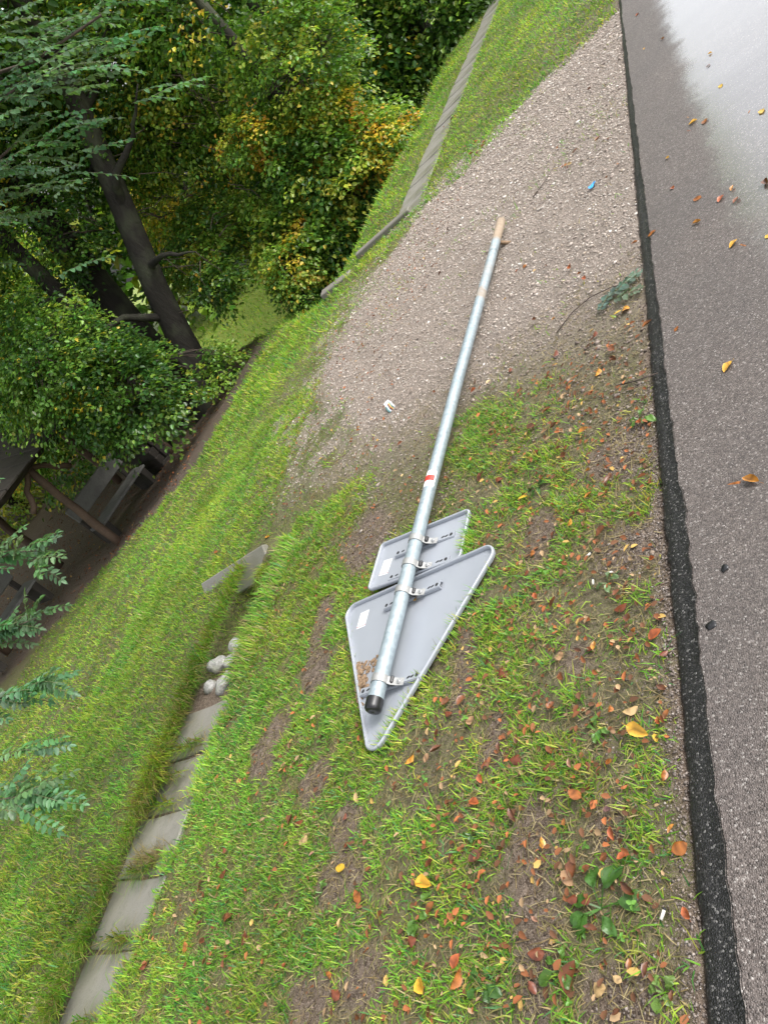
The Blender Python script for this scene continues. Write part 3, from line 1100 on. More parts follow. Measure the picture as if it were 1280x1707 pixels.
lawn('bank_grass', 'longer green grass on the bank left of the ditch falling to the path',
     [(40000, -8.0, -3.86, -1.6, 0.7, grass_w, 0.035, 0.07, 0.005, 0.009, 0.14, 0.6),
      (130000, -6.4, -3.86, -0.1, 5.0, grass_w, 0.028, 0.062, 0.003, 0.0056, 0.14, 0.7),
      (100000, -12.5, -5.6, 0.6, 8.5, grass_w, 0.04, 0.08, 0.005, 0.010, 0.12, 0.65),
      (36000, -9.5, -4.2, 6.0, 16.0, grass_w, 0.06, 0.12, 0.008, 0.014, 0.10, 0.4),
      (26000, -26, -8, 12.5, 30.0, lawn_w, 0.12, 0.26, 0.02, 0.035, 0.15, 0.5)])

# long grass hanging over the slabs from the left lip of the ditch, and over the pit
def hang(n, y0, y1, x_, az0, dry, l0, l1, spread=0.5, zz=0.0):
    yc = rng.uniform(y0, y1, n)
    keep = fbm(yc * 3.2, yc * 0 + 2, 45) + 0.30 * fbm(yc * 14, yc * 0, 46) > 0.50
    yc = yc[keep]
    m_ = len(yc)
    x = x_ + rng.normal(0, 0.035, m_)
    z = np.full(m_, zz)
    L = rng.uniform(l0, l1, m_)
    return blades(np.c_[x, yc, z], L, rng.uniform(.003, .005, m_), az0 + rng.normal(0, spread, m_), rng.uniform(0.5, 1.2, m_), rng.uniform(0.4, 0.9, m_), grass_tints(m_, dry, x, yc))


parts = [hang(1500, -0.2, 1.9, -3.84, -0.45, 0.35, .10, .30), hang(1300, 1.7, 2.8, -3.86, -0.4, 0.3, .10, .26), hang(1600, 1.7, 2.8, -3.27, 2.9, 0.2, .06, .15), hang(2400, -0.2, 1.75, -3.26, 2.6, 0.15, .03, .07, .8),
         hang(1200, 2.60, 2.72, -3.6, -1.3, 0.25, .08, .2, 0.9, -0.10), hang(600, 7.9, 16, -3.86, -0.2, 0.15, .06, .12), hang(500, 7.9, 16, -3.36, 3.0, 0.1, .03, .06)]
# heavy clumps flopping from the left lip across the slabs
for (ty, nb, l0, l1, dry) in ((1.30, 420, .18, .36, .45), (1.18, 260, .16, .32, .5), (0.98, 160, .12, .24, .3), (0.66, 150, .10, .22, .25), (0.50, 220, .14, .30, .3), (1.60, 200, .10, .22, .4), (0.22, 200, .12, .26, .3), (1.45, 160, .10, .2, .3)):
    P = np.c_[-3.81 + rng.normal(0, .035, nb), ty + rng.normal(0, .05, nb), np.full(nb, -0.005)]
    parts.append(blades(P, rng.uniform(l0, l1, nb), rng.uniform(.0028, .0048, nb), rng.normal(-0.5, 0.42, nb), rng.uniform(0.75, 1.25, nb), rng.uniform(.25, .55, nb), grass_tints(nb, dry, P[:, 0], P[:, 1])))
# tufts growing in slab joints
for (ty, tx) in ((0.49, -3.52), (0.79, -3.58), (1.10, -3.66), (1.26, -3.7), (0.18, -3.5), (1.42, -3.62), (-0.1, -3.55)):
    m_ = 170
    P = np.c_[tx + rng.normal(0, .11, m_), ty + rng.normal(0, .012, m_), np.full(m_, -0.03)]
    parts.append(blades(P, rng.uniform(.07, .19, m_), rng.uniform(.003, .005, m_), rng.normal(-0.6, 0.6, m_), rng.uniform(0.7, 1.3, m_), rng.uniform(.2, .5, m_), grass_tints(m_, 0.35, P[:, 0], P[:, 1])))
# dead grass mat washed against one joint
m_ = 220
P = np.c_[-3.55 + rng.normal(0, .09, m_), 0.83 + rng.normal(0, .025, m_), np.full(m_, -0.022)]
parts.append(blades(P, rng.uniform(.05, .15, m_), rng.uniform(.002, .0035, m_), rng.choice([-0.2, 2.9], m_) + rng.normal(0, .4, m_), rng.uniform(1.35, 1.55, m_), rng.uniform(-.1, .1, m_),
                    STRAW[rng.integers(0, 4, m_)] * rng.uniform(.6, 1.1, (m_, 1))))
# matted bank grass in the pit
m_ = 900
P = np.c_[rng.uniform(-3.85, -3.5, m_), rng.uniform(2.05, 2.62, m_), np.full(m_, 0.0)]
P[:, 2] = height(P[:, 0], P[:, 1])
parts.append(blades(P, rng.uniform(.08, .2, m_), rng.uniform(.003, .0045, m_), rng.normal(-0.8, 0.9, m_), rng.uniform(.3, 1.2, m_), rng.uniform(.3, .9, m_), grass_tints(m_, 0.35, P[:, 0], P[:, 1])))
o_, VV, FF, TT = 0, [], [], []
for V, Fc, T in parts:
    VV.append(V)
    FF.append(Fc + o_)
    TT.append(T)
    o_ += len(V)
tag(link('ditch_grass', mass_mesh('ditch_grass', np.concatenate(VV), np.concatenate(FF), np.concatenate(TT), True), M['grass']),
    'long arching grass and dead straw hanging into the slab channel', 'grass', kind='stuff')

# grass blades standing up along the sign's edges and leaning over its rim
def edge_tufts():
    c, s = math.cos(SIGN_ROT), math.sin(SIGN_ROT)
    segs = [((-0.02, -0.19), (0.20, 0.17), 300, 2.7), ((0.20, 0.17), (0.44, 0.58), 110, 2.7), ((-0.03, -0.19), (-0.46, 0.58), 200, 0.2), ((0.24, 0.64), (0.24, 0.88), 160, 3.1), ((-0.29, 0.62), (-0.29, 0.9), 120, 0.1)]
    Ps, Az = [], []
    for (a, b, n, az) in segs:
        t = rng.random(n)
        t = t[fbm(t * 9 + az, t * 0, 19) > 0.45]
        n = len(t)
        p = np.array(a)[None] * (1 - t[:, None]) + np.array(b)[None] * t[:, None]
        sgn = 1 if az > 1 else -1
        p[:, 0] += sgn * np.abs(rng.normal(0.012, .012, n))
        Ps.append(np.c_[p[:, 0] * c - p[:, 1] * s - 1.932, p[:, 0] * s + p[:, 1] * c + 1.199])
        Az.append(az + rng.normal(0, .9, n))
    P = np.concatenate(Ps)
    az = np.concatenate(Az)
    n = len(P)
    z = height(P[:, 0], P[:, 1])
    return blades(np.c_[P, z], rng.uniform(.03, .085, n), rng.uniform(.0024, .0042, n), az, rng.uniform(.1, .7, n), rng.uniform(.2, .8, n), grass_tints(n, 0.12, P[:, 0], P[:, 1]))


V, Fc, T = edge_tufts()
tag(link('grass_fringe', mass_mesh('grass_fringe', V, Fc, T, True), M['grass']), 'grass blades crowding the edges of the fallen sign', 'grass', kind='stuff')

# ------------------------------------------------------------------ gravel chips
OCT_V = np.array([(1, 0, 0), (-1, 0, 0), (0, 1, 0), (0, -1, 0), (0, 0, 1), (0, 0, -1)], float)
OCT_F = np.array([(0, 2, 4), (2, 1, 4), (1, 3, 4), (3, 0, 4), (2, 0, 5), (1, 2, 5), (3, 1, 5), (0, 3, 5)])


def chips(x, y, size, tint, lift=0.25):
    n = len(x)
    J = OCT_V[None] * rng.uniform(0.6, 1.25, (n, 6, 1)) + rng.normal(0, .16, (n, 6, 3))
    J *= size[:, None, None] * np.stack([rng.uniform(.7, 1.5, n), rng.uniform(.7, 1.2, n), rng.uniform(.4, .8, n)], 1)[:, None, :]
    a = rng.uniform(0, 6.283, n)
    ca, sa = np.cos(a)[:, None], np.sin(a)[:, None]
    X = J[:, :, 0] * ca - J[:, :, 1] * sa
    Y = J[:, :, 0] * sa + J[:, :, 1] * ca
    z = height(x, y) + size * lift
    V = np.stack([X + x[:, None], Y + y[:, None], J[:, :, 2] + z[:, None]], -1).reshape(-1, 3)
    Fc = (np.arange(n)[:, None, None] * 6 + OCT_F[None]).reshape(-1, 3)
    return V, Fc, np.repeat(tint, 6, 0)


n = 150000
y = 2.0 + 6.0 * rng.random(n) ** 1.15
x = rng.uniform(-4.8, -0.83, n)
k = rng.random(n) < gravel_w(x, y) * np.where(y < 3.0, 0.55, 1.0) + 0.03 * (y > 3)
k &= x < road_edge(y) - 0.005
x, y = x[k], y[k]
n = len(x)
PAL = np.array([(0.275, 0.228, 0.195), (0.32, 0.27, 0.235), (0.225, 0.182, 0.155), (0.38, 0.335, 0.298), (0.17, 0.138, 0.118), (0.29, 0.235, 0.18), (0.50, 0.465, 0.43)])
t = PAL[rng.choice(7, n, p=[.28, .28, .13, .14, .07, .06, .04])] * rng.uniform(1.08, 1.48, (n, 1)) * np.array([1.08, 1.09, 1.08])
dark = (1 - sst(2.5, 3.7, y + 0.6 * (fbm(x * 3, y * 3, 12) - .5)))[:, None]
t = t * (1 - dark * 0.50) * (1 - dark * np.array([0.0, .06, .10]))
size = rng.uniform(.0024, .0058, n) * (1 + 0.35 * sst(4, 7.5, y)) * rng.choice([1, 1.6, 2.5], n, p=[.87, .105, .025])
V, Fc, T = chips(x, y, size, t)
tag(link('gravel', mass_mesh('gravel', V, Fc, T), M['gravel']), 'pinkish grey gravel spread beside the asphalt', 'gravel', kind='stuff')

# loose grit along the asphalt edge and on bare soil
n = 9000
y = rng.uniform(0.1, 2.4, n)
x = road_edge(y) - 0.004 - np.abs(rng.normal(0, .10, n))
k = rng.random(n) < 0.15 + 0.8 * mud_w(x, y)
x, y = x[k], y[k]
n = len(x)
t = PAL[rng.choice(7, n, p=[.25, .1, .3, .03, .25, .06, .01])] * rng.uniform(.5, 1.0, (n, 1))
V, Fc, T = chips(x, y, rng.uniform(.0015, .0050, n), t)
tag(link('grit', mass_mesh('grit', V, Fc, T), M['gravel']), 'fine grit washed along the edge of the asphalt', 'grit', kind='stuff')


# ------------------------------------------------------------------ fallen leaves
def fallen_mesh(seed, curl, slim):
    r = random.Random(seed)
    V, F = [], []
    rows = [(-0.5, 0.0), (-0.36, 0.22), (-0.15, 0.34), (0.10, 0.33), (0.32, 0.20), (0.5, 0.0)]
    for i, (u, w) in enumerate(rows):
        w *= slim
        for s in (-1, 0, 1):
            z = curl * (abs(s) * w * 1.1) ** 1.5 * 2.2 + curl * 0.55 * (u * u) + r.uniform(-.015, .015)
            V.append((u + r.uniform(-.015, .015), s * w * r.uniform(.85, 1.1), z + 0.0))
    for i in range(5):
        for s in (0, 1):
            a = i * 3 + s
            F.append((a, a + 3, a + 4, a + 1))
    # stalk
    n0 = len(V)
    V += [(-0.5, -0.012, 0.005), (-0.5, 0.012, 0.005), (-0.72, 0.03, 0.02), (-0.72, 0.05, 0.02)]
    F.append((n0, n0 + 1, n0 + 3, n0 + 2))
    return V, F


LEAF_COL = {'o': ((0.40, 0.120, 0.034), 'orange'), 'y': ((0.68, 0.36, 0.045), 'yellow'), 'b': ((0.185, 0.060, 0.028), 'brown'), 't': ((0.47, 0.27, 0.15), 'tan'), 'g': ((0.12, 0.26, 0.06), 'green'), 'p': ((0.17, 0.085, 0.075), 'purplish')}
LEAF_ME = {}
for c, (rgb, nm) in LEAF_COL.items():
    for v in range(4):
        r = random.Random(hash((ord(c), v)) & 0xffff)
        curl = [0.15, 0.5, -0.45, 0.9][v]
        Vv, Ff = fallen_mesh(ord(c) * 7 + v, curl, [1.0, 0.95, 1.1, 0.7][v])
        Vv = np.array(Vv)
        f_ = [0.85, 1.1, 1.0, 0.75][v]
        tt = np.array(rgb)[None] * f_ * np.array([1, r.uniform(.8, 1.2), 1])[None] * np.ones((len(Vv), 1))
        blot = np.random.default_rng(v + ord(c)).random(len(Vv)) < 0.34
        tt[blot] *= 0.45
        me = mesh('fallen_leaf', Vv, Ff, True)
        a = me.attributes.new('tint', 'FLOAT_COLOR', 'POINT')
        a.data.foreach_set('color', np.c_[np.clip(tt, 0, .9), np.ones(len(Vv))].astype(np.float32).ravel())
        me.materials.append(M['fallen'])
        LEAF_ME[c, v] = me

LEAVES = "-0.757,7.071,o -0.598,5.978,o -0.731,6.095,y -0.353,5.039,y -0.378,4.876,b -0.348,4.466,y -0.267,3.935,o -0.222,3.842,y -0.536,4.389,y -0.514,4.264,y -0.461,4.175,o -0.543,4.21,b -0.666,4.059,y -0.66,3.685,o -0.415,3.309,y -0.56,3.424,o -0.467,3.284,o -0.412,3.192,b -0.577,3.214,y -0.78,3.379,o -0.458,2.873,y -0.43,2.836,o -0.343,2.788,y -0.291,3.174,B -0.828,2.666,o -0.714,2.523,o -0.558,2.147,y -0.959,4.486,o -1.031,4.415,o -0.87,3.404,o -1.152,3.405,o -0.937,2.91,Y -0.969,2.906,y -1.068,2.555,y -1.718,3.832,y -1.331,3.228,y -1.455,5.628,o -1.249,3.645,o -1.181,3.483,o -1.46,3.348,b -1.649,4.07,o -1.598,4.077,o -1.192,6.303,b -1.353,5.152,o -1.118,2.214,y -1.093,1.974,y -1.087,1.841,y -1.352,1.929,y -1.385,1.935,o -1.166,1.756,y -1.395,2.007,y -0.604,1.624,o -0.55,1.604,y -1.064,2.293,o -1.313,2.482,b -1.385,2.422,b -1.076,1.863,b -1.241,1.981,o -1.038,1.653,b -1.331,1.695,o -1.342,1.604,b -1.288,1.483,o -1.216,1.432,b -0.985,1.383,b -0.974,1.329,b -1.052,1.208,y -1.075,1.217,b -0.864,1.192,o -0.863,1.46,o -0.885,1.82,b -0.885,2.1,o -1.304,2.055,b -1.584,3.014,b -0.916,0.915,Y -0.877,0.894,y -0.846,0.669,y -0.999,0.998,o -0.996,0.938,t -1.036,0.933,g -0.942,0.985,t -0.862,0.933,o -1.059,0.983,b -1.2,1.056,b -0.977,1.051,b -1.157,1.133,b -0.851,1.022,b -1.433,0.927,b -1.439,0.876,o -1.098,0.779,O -1.006,0.854,o -0.856,0.793,o -1.191,0.872,b -1.117,0.866,t -1.303,0.754,b -1.33,0.667,B -1.204,0.675,y -1.197,0.578,o -1.122,0.585,t -1.106,0.604,b -0.954,0.553,b -0.968,0.618,o -0.831,0.628,o -1.013,0.738,p -1.452,0.809,o -1.201,0.495,t -1.192,0.424,b -1.09,0.378,B -1.032,0.361,t -0.986,0.38,t -0.954,0.403,o -0.916,0.395,b -0.983,0.321,b -0.822,0.498,o -1.2,0.356,b -1.437,0.406,o -1.175,1.216,t -1.471,1.281,b -0.842,0.945,o -1.068,0.851,b -1.758,0.989,Y -1.598,0.596,Y -1.55,0.35,Y -1.443,0.372,O -1.557,0.531,o -1.588,0.65,b -1.885,0.577,o -1.931,0.365,o -1.881,0.318,b -1.916,0.499,t -1.993,0.664,y -2.005,0.9,t -1.764,0.273,b -1.513,0.661,b -1.415,0.656,b -1.608,0.45,b -2.044,0.837,b -2.06,0.95,b -2.154,0.384,o -2.176,0.724,t -2.251,0.777,t -2.829,5.126,o -2.842,0.437,o -3.861,0.58,y -3.666,2.911,y -3.755,2.729,o -4.453,3.127,o -2.944,3.538,y -1.89,1.69,y -6.892,6.06,o"
spots = []
for tok in LEAVES.split():
    a, b, c = tok.split(',')
    spots.append((float(a), float(b), c.lower(), c.isupper()))
r3 = random.Random(23)
tries = 0
while len(spots) < 290 and tries < 9000:
    tries += 1
    q = r3.random()
    if q < 0.50:
        x, y = r3.uniform(-1.65, -0.84), r3.uniform(0.2, 2.9)
    elif q < 0.70:
        x, y = r3.uniform(-3.2, -1.6), r3.uniform(0.2, 3.2)
    elif q < 0.88:
        x, y = r3.uniform(-4.2, -0.95), r3.uniform(3.0, 6.8)
    else:
        x, y = r3.uniform(-3.6, -1.0), r3.uniform(7.2, 11.0)
    if len(spots) > 170 and r3.random() < 0.55:
        bx_, by_ = spots[r3.randrange(152, len(spots))][:2]
        x, y = bx_ + r3.gauss(0, .07), by_ + r3.gauss(0, .07)
    if tri_cut(np.array([x]), np.array([y]), .05)[0] or min(abs(x - s[0]) + abs(y - s[1]) for s in spots) < 0.035:
        continue
    if x > road_edge(y) - 0.03 or -3.95 < x < -3.2 and y < 2.8:
        continue
    spots.append((x, y, r3.choice('obbbbbbbt' if y < 6.6 else 'oobyt'), False))


def zone(x, y):
    if x > strip_edge(y):
        return ('on the near grey asphalt' if y < 3.0 else 'on the asphalt further up the road') if x < -0.30 - 0.085 * max(y - 2.2, 0) else 'at the edge of the shiny wet patch of road'
    if x > road_edge(y):
        return 'on the black edge strip of the road'
    if tri_cut(np.array([x]), np.array([y]), 0)[0]:
        return 'lying on the back of the triangular plate'
    if y > 7.1:
        return 'in far grass beyond the gravel'
    if gravel_w(np.array([x]), np.array([y]))[0] > 0.5:
        return 'on %s gravel %s of the pole' % ('the farther' if y > 4.2 else 'the nearer', 'right' if x > -1.9 else 'left')
    if x < -3.86:
        return 'in the bank grass left of the ditch'
    if x < -2.35:
        return 'in grass between ditch and gravel' if y > 2.2 else ('in grass left of the sign plates' if y > 1.0 else 'in the lower left verge grass')
    if y > 2.2:
        return 'in thin grass below the gravel'
    if y > 1.45:
        return 'in grass between sign plate and road'
    if x < -1.5:
        return 'in grass in front of the sign plate'
    if y > 0.9:
        return 'by the road edge level with the pole cap'
    if y > 0.62:
        return 'on mud between plantain and plate tip'
    return 'around the nearest plantain rosettes'


ORD = ['nearest', 'second nearest', 'third nearest', 'fourth nearest', 'fifth nearest', 'sixth nearest', 'seventh nearest', 'eighth nearest', 'ninth nearest', 'tenth nearest', 'eleventh nearest', 'twelfth nearest',
       'thirteenth nearest', 'fourteenth nearest', 'fifteenth nearest', 'sixteenth nearest', 'seventeenth nearest', 'eighteenth nearest', 'nineteenth nearest', 'twentieth nearest']
buckets = {}
recs = []
for i, (x, y, c, big) in enumerate(spots):
    zn = zone(x, y)
    key = (c, big, zn)
    buckets.setdefault(key, []).append(i)
    recs.append(key)
rank = {}
for key, lst in buckets.items():
    for r_, i in enumerate(sorted(lst, key=lambda j: spots[j][0] ** 2 + spots[j][1] ** 2)):
        rank[i] = (r_, len(lst))
for i, (x, y, c, big) in enumerate(spots):
    zn = recs[i][2]
    on_road = x > road_edge(y)
    z = 0.022 - 0.03 * max(0, x - float(strip_edge(y))) if on_road else float(height(x, y))
    gw = float(grass_w(np.array([x]), np.array([y]))[0])
    if not on_road:
        z += 0.010 + 0.014 * r3.random() * gw + 0.006 * (1 - gw)
    if zn.startswith('lying on the back'):
        z = 0.034
    me = LEAF_ME[c, r3.randrange(4)]
    sz = r3.uniform(0.022, 0.048) * (1.45 if big else 1.0) * (1.15 if on_road else 1.0) * (1.25 if y > 7 else 1.0)
    o = link('fallen_leaf', me, None, None, (x, y, z + 0.002), (r3.uniform(-.35, .35) * (0.3 if on_road else 1), r3.uniform(-.35, .35) * (0.3 if on_road else 1), r3.uniform(0, 6.28)))
    o.scale = (sz, sz * r3.uniform(.8, 1.1), sz)
    rr, tot = rank[i]
    colr = LEAF_COL[c][1]
    lab = ('large ' if big else 'small ') + colr + ' fallen leaf ' + zn
    if tot > 1:
        lab += ', ' + ORD[min(rr, 19)]
    tag(o, lab, 'fallen leaf', 'autumn leaves scattered on the ground')

# small crumbs of leaf on the path, the gravel edge and among the grass
n = 7000
u = rng.random(n)
x = np.where(u < 0.42, rng.uniform(-18, -8.5, n), np.where(u < 0.62, rng.uniform(-4.3, -2.6, n), np.where(u < 0.80, rng.uniform(-1.65, -0.85, n), rng.uniform(-3.2, -0.85, n))))
y = np.where(u < 0.42, rng.uniform(4.5, 11, n), np.where(u < 0.62, rng.uniform(3.0, 7.2, n), rng.uniform(0.15, 2.8, n)))
k = np.where(u < 0.42, rng.random(n) < path_w(x, y) + 0.06, rng.random(n) < 0.75) & ~tri_cut(x, y, .03) & (x < road_edge(y) - .02)
x, y, u = x[k], y[k], u[k]
n = len(x)
sz = np.where(u < 0.42, rng.uniform(.03, .06, n), rng.uniform(.010, .030, n))
cl = np.array([(0.34, 0.115, 0.04), (0.20, 0.075, 0.03), (0.42, 0.27, 0.08), (0.13, 0.06, 0.03), (0.33, 0.22, 0.12)])
t = cl[rng.choice(5, n, p=[.20, .34, .06, .28, .12])] * rng.uniform(.7, 1.2, (n, 1))
a = rng.uniform(0, 6.28, n)
z = height(x, y) + np.where(u < .42, .015, .006 + .018 * rng.random(n))
LIT = (x, y, z, a, sz, t)

# ------------------------------------------------------------------ small things lying about
pk = empty('crushed_packet', (-2.61, 3.50, float(height(-2.61, 3.50)) + 0.014), (0.12, -0.1, 0.55))
tag(pk, 'crushed white cardboard packet with coloured stripes on the gravel left of the pole', 'packet')
link('carton', box_mesh('carton', 0.050, 0.076, 0.019, 0.002, 0.005), M['packet'], pk)
link('flap', mesh('flap', [(-0.024, 0, 0), (0.024, 0, 0), (0.021, 0.020, 0.010), (-0.019, 0.022, 0.013)], [(0, 1, 2, 3)]), M['white'], pk, (0, 0.039, 0.004))


def crumpled(name, w, l, amp, seed):
    r = random.Random(seed)
    V, F = [], []
    for i in range(5):
        for j in range(4):
            V.append(((i / 4 - .5) * l + r.uniform(-.1, .1) * w, (j / 3 - .5) * w + r.uniform(-.1, .1) * w, r.uniform(0, amp)))
    for i in range(4):
        for j in range(3):
            a = i * 4 + j
            F.append((a, a + 4, a + 5, a + 1))
    return mesh(name, V, F)


o = link('plastic_scrap', crumpled('plastic_scrap', 0.034, 0.06, 0.012, 4), M['blue'], None, (-1.13, 4.47, float(height(-1.13, 4.47)) + 0.012), (0, 0, 0.9))
tag(o, 'bright blue scrap of plastic on the gravel near the road', 'litter')
for i, (x, y, rz, lab) in enumerate([(-0.88, 0.50, 1.2, 'white cigarette butt beside the large plantain near the road edge'), (-1.09, 1.58, 0.6, 'white cigarette butt on the bare mud patch, farthest of three'),
                                     (-1.01, 1.47, 2.9, 'cream cigarette butt at the lower edge of the mud patch'), (-1.07, 1.46, 1.7, 'frayed cigarette butt among brown leaves below the mud patch'),
                                     (-2.85, 3.89, 0.9, 'white cigarette butt on the gravel beyond the packet')]):
    b = empty('cigarette_butt', (x, y, float(height(x, y)) + 0.010), (0.05, 0.08, rz))
    tag(b, lab, 'cigarette butt', 'cigarette butts')
    link('filter', tubes_mesh('filter', [([(-0.011, 0, 0), (0.009, 0, 0)], [0.0036, 0.0036], 10)], True), M['butt'], b)
    link('burnt_end', tubes_mesh('burnt_end', [([(0.010, 0, 0), (0.014, 0, 0.001)], [0.004, 0.003], 8)], True), M['hole'], b)
for i, (x, y, lab) in enumerate([(-0.709, 1.165, 'flat black tar blob on the asphalt level with the plate'), (-0.655, 1.33, 'smaller dark tar spot on the asphalt beyond the first'), (-0.60, 0.42, 'black tar blob on the asphalt near the bottom')]):
    o = link('tar_spot', boulder('tar_spot', 0.008 + 0.002 * (2 - i), 0.3, 20 + i), M['black'], None, (x, y, 0.0225), (0, 0, i))
    tag(o, lab, 'tar spot')
random.seed(7)

# dark twigs on the gravel by the asphalt
for pts, lab in (([(-1.30, 3.06), (-1.22, 3.16), (-1.12, 3.20), (-1.0, 3.16), (-0.93, 3.12)], 'thin curved dark twig on the gravel by the fallen leafy sprig'),
                 ([(-1.62, 5.05), (-1.52, 5.16), (-1.44, 5.34)], 'short reddish twig on the far gravel'),
                 ([(-0.98, 2.40), (-0.90, 2.36), (-0.80, 2.31)], 'small twig lying across the asphalt edge')):
    P = [(a, b, float(height(a, b)) + 0.012 if a < -0.83 else 0.026) for a, b in pts]
    tag(link('twig', tubes_mesh('twig', [(P, list(np.linspace(0.0035, 0.0018, len(P))), 6)]), M['twig']), lab, 'twig')


# ------------------------------------------------------------------ leaf geometry for weeds and trees
def leaf_array(C, A, Nn, L, W, tint, fold=0.18, shape='oval'):
    """C centres(base), A axis unit, Nn normal unit -> folded six-point leaves (4 tris)"""
    S_ = np.cross(Nn, A)
    L_, W_ = L[:, None], W[:, None]
    drop = -Nn * (L_ * 0.10)
    up = Nn * (W_ * fold)
    if shape == 'oval':
        p = [C, C + A * L_ * .30 + S_ * W_ * .46 + up, C + A * L_ * .72 + S_ * W_ * .36 + up * .8 + drop * .4, C + A * L_ + drop, C + A * L_ * .72 - S_ * W_ * .36 + up * .8 + drop * .4, C + A * L_ * .30 - S_ * W_ * .46 + up]
    V = np.stack(p, 1).reshape(-1, 3)
    n = len(C)
    Fc = (np.arange(n)[:, None, None] * 6 + np.array([(0, 3, 2), (0, 2, 1), (0, 5, 4), (0, 4, 3)])[None]).reshape(-1, 3)
    return V, Fc, np.repeat(tint, 6, 0)


def flat_leaves(x, y, z, a, sz, t, tip=.3, wr=.6):
    n = len(x)
    Nn = unit(np.c_[rng.normal(0, tip, n), rng.normal(0, tip, n), np.ones(n)])
    A = np.c_[np.cos(a), np.sin(a), np.zeros(n)]
    A = unit(A - Nn * np.sum(A * Nn, 1, keepdims=True))
    return leaf_array(np.c_[x, y, z], A, Nn, sz, sz * wr, t)


def unit(v):
    return v / np.maximum(np.linalg.norm(v, axis=-1, keepdims=True), 1e-9)


V, Fc, T = flat_leaves(*LIT)
tag(link('leaf_litter', mass_mesh('leaf_litter', V, Fc, T), M['litter']), 'small crumbs of dead leaf strewn over path and verge', 'leaf litter', kind='stuff')

# matted straw lying on the soil
x, y = clumpy(42000, -3.25, -0.85, 0.12, 3.4, lambda x, y: 0.75 * (1 - 0.6 * gravel_w(x, y)) * (1 - in_ditch(x, y)), 0.8, 9.0)
k = ~tri_cut(x, y, .01) & (x < road_edge(y) - .01)
x, y = x[k], y[k]
m_ = len(x)
V, Fc, T = blades(np.c_[x, y, height(x, y) + rng.uniform(.001, .006, m_)], rng.uniform(.015, .055, m_), rng.uniform(.0012, .0028, m_), rng.uniform(0, 6.28, m_), rng.uniform(1.40, 1.56, m_), rng.normal(0, .08, m_),
                  STRAW[rng.integers(0, 4, m_)] * rng.uniform(.35, 1.0, (m_, 1)))
tag(link('thatch', mass_mesh('thatch', V, Fc, T), M['litter']), 'flattened dead straw matted between the grass tufts', 'straw', kind='stuff')

# clover leaflets and tiny round weeds in the sward
x, y = clumpy(5200, -6.0, -0.88, 0.12, 5.0, lambda x, y: grass_w(x, y) * sst(.48, .62, fbm(x * 2.4, y * 2.4, 64)), 0.9, 7.0)
k = ~tri_cut(x, y, .02)
x, y = x[k], y[k]
n0 = len(x)
a0 = rng.uniform(0, 6.28, n0)
s0 = rng.uniform(.007, .015, n0)
t0 = np.array([(0.11, 0.24, 0.04)]) * rng.uniform(.7, 1.5, (n0, 1))
z0 = height(x, y) + rng.uniform(.008, .026, n0)
V, Fc, T = flat_leaves(np.tile(x, 3), np.tile(y, 3), np.tile(z0, 3), np.concatenate([a0, a0 + 2.1, a0 + 4.2]), np.tile(s0, 3), np.tile(t0, (3, 1)), .3, .85)
tag(link('clover', mass_mesh('clover', V, Fc, T), M['weed']), 'low clover and small round weeds growing through the grass', 'clover', kind='stuff')

# clods and crumbs of earth on the bare patches
x, y = clumpy(30000, -3.0, -0.84, 0.12, 3.0, lambda x, y: 0.08 + 0.9 * mud_w(x, y), 0.5, 12.0)
k = ~tri_cut(x, y, .01) & (x < road_edge(y) - .006)
x, y = x[k], y[k]
n0 = len(x)
cc = np.array([(0.085, 0.058, 0.040), (0.15, 0.11, 0.082), (0.22, 0.17, 0.13), (0.05, 0.036, 0.026)])
V, Fc, T = chips(x, y, rng.uniform(.0012, .0048, n0) * rng.choice([1, 2], n0, p=[.95, .05]), cc[rng.integers(0, 4, n0)] * rng.uniform(.8, 1.2, (n0, 1)), 0.1)
tag(link('soil_crumbs', mass_mesh('soil_crumbs', V, Fc, T), M['litter']), 'crumbs and clods of earth on the bare patches', 'soil', kind='stuff')


def weed(x, y, n, l0, l1, label, col, seed, wide=0.62):
    r = np.random.default_rng(seed)
    z = float(height(x, y))
    root = empty('plantain', (x, y, z))
    tag(root, label, 'weed', 'broad leaved weeds in the verge')
    for k in range(n):
        az = 2 * math.pi * (k / n) + r.normal(0, .35)
        L = r.uniform(l0, l1)
        rows = 7
        V, F = [], []
        el = r.uniform(.15, .6)
        st = L * r.uniform(.45, .75)
        for i in range(rows + 1):
            u = i / rows
            d = st + u * L
            w = wide * L * 0.5 * (math.sin(math.pi * min(1, u * 0.96 + 0.02)) ** 0.75) if i < rows else 0.0
            w = max(w, 0.0015)
            h = math.sin(el) * d - 0.9 * d * d / (L * 3.2) + 0.012
            for s in (-1, -.5, 0, .5, 1):
                V.append((d * math.cos(el), s * w, h + abs(s) * w * 0.28 + 0.004 * math.sin(u * 9 + s * 3 + k)))
        for i in range(rows):
            for s in range(4):
                a = i * 5 + s
                F.append((a, a + 5, a + 6, a + 1))
        n0 = len(V)
        V += [(0, -0.002, 0), (0, 0.002, 0), (st * math.cos(el), 0.0018, V[2][2]), (st * math.cos(el), -0.0018, V[2][2])]
        F.append((n0, n0 + 1, n0 + 2, n0 + 3))
        me = mesh('leaf', V, F, True)
        t = np.array(col) * r.uniform(.75, 1.25)
        a = me.attributes.new('tint', 'FLOAT_COLOR', 'POINT')
        a.data.foreach_set('color', np.tile(np.r_[t, 1.0], len(V)).astype(np.float32))
        link('leaf', me, M['weed'], root, (0, 0, 0), (0, 0, az))


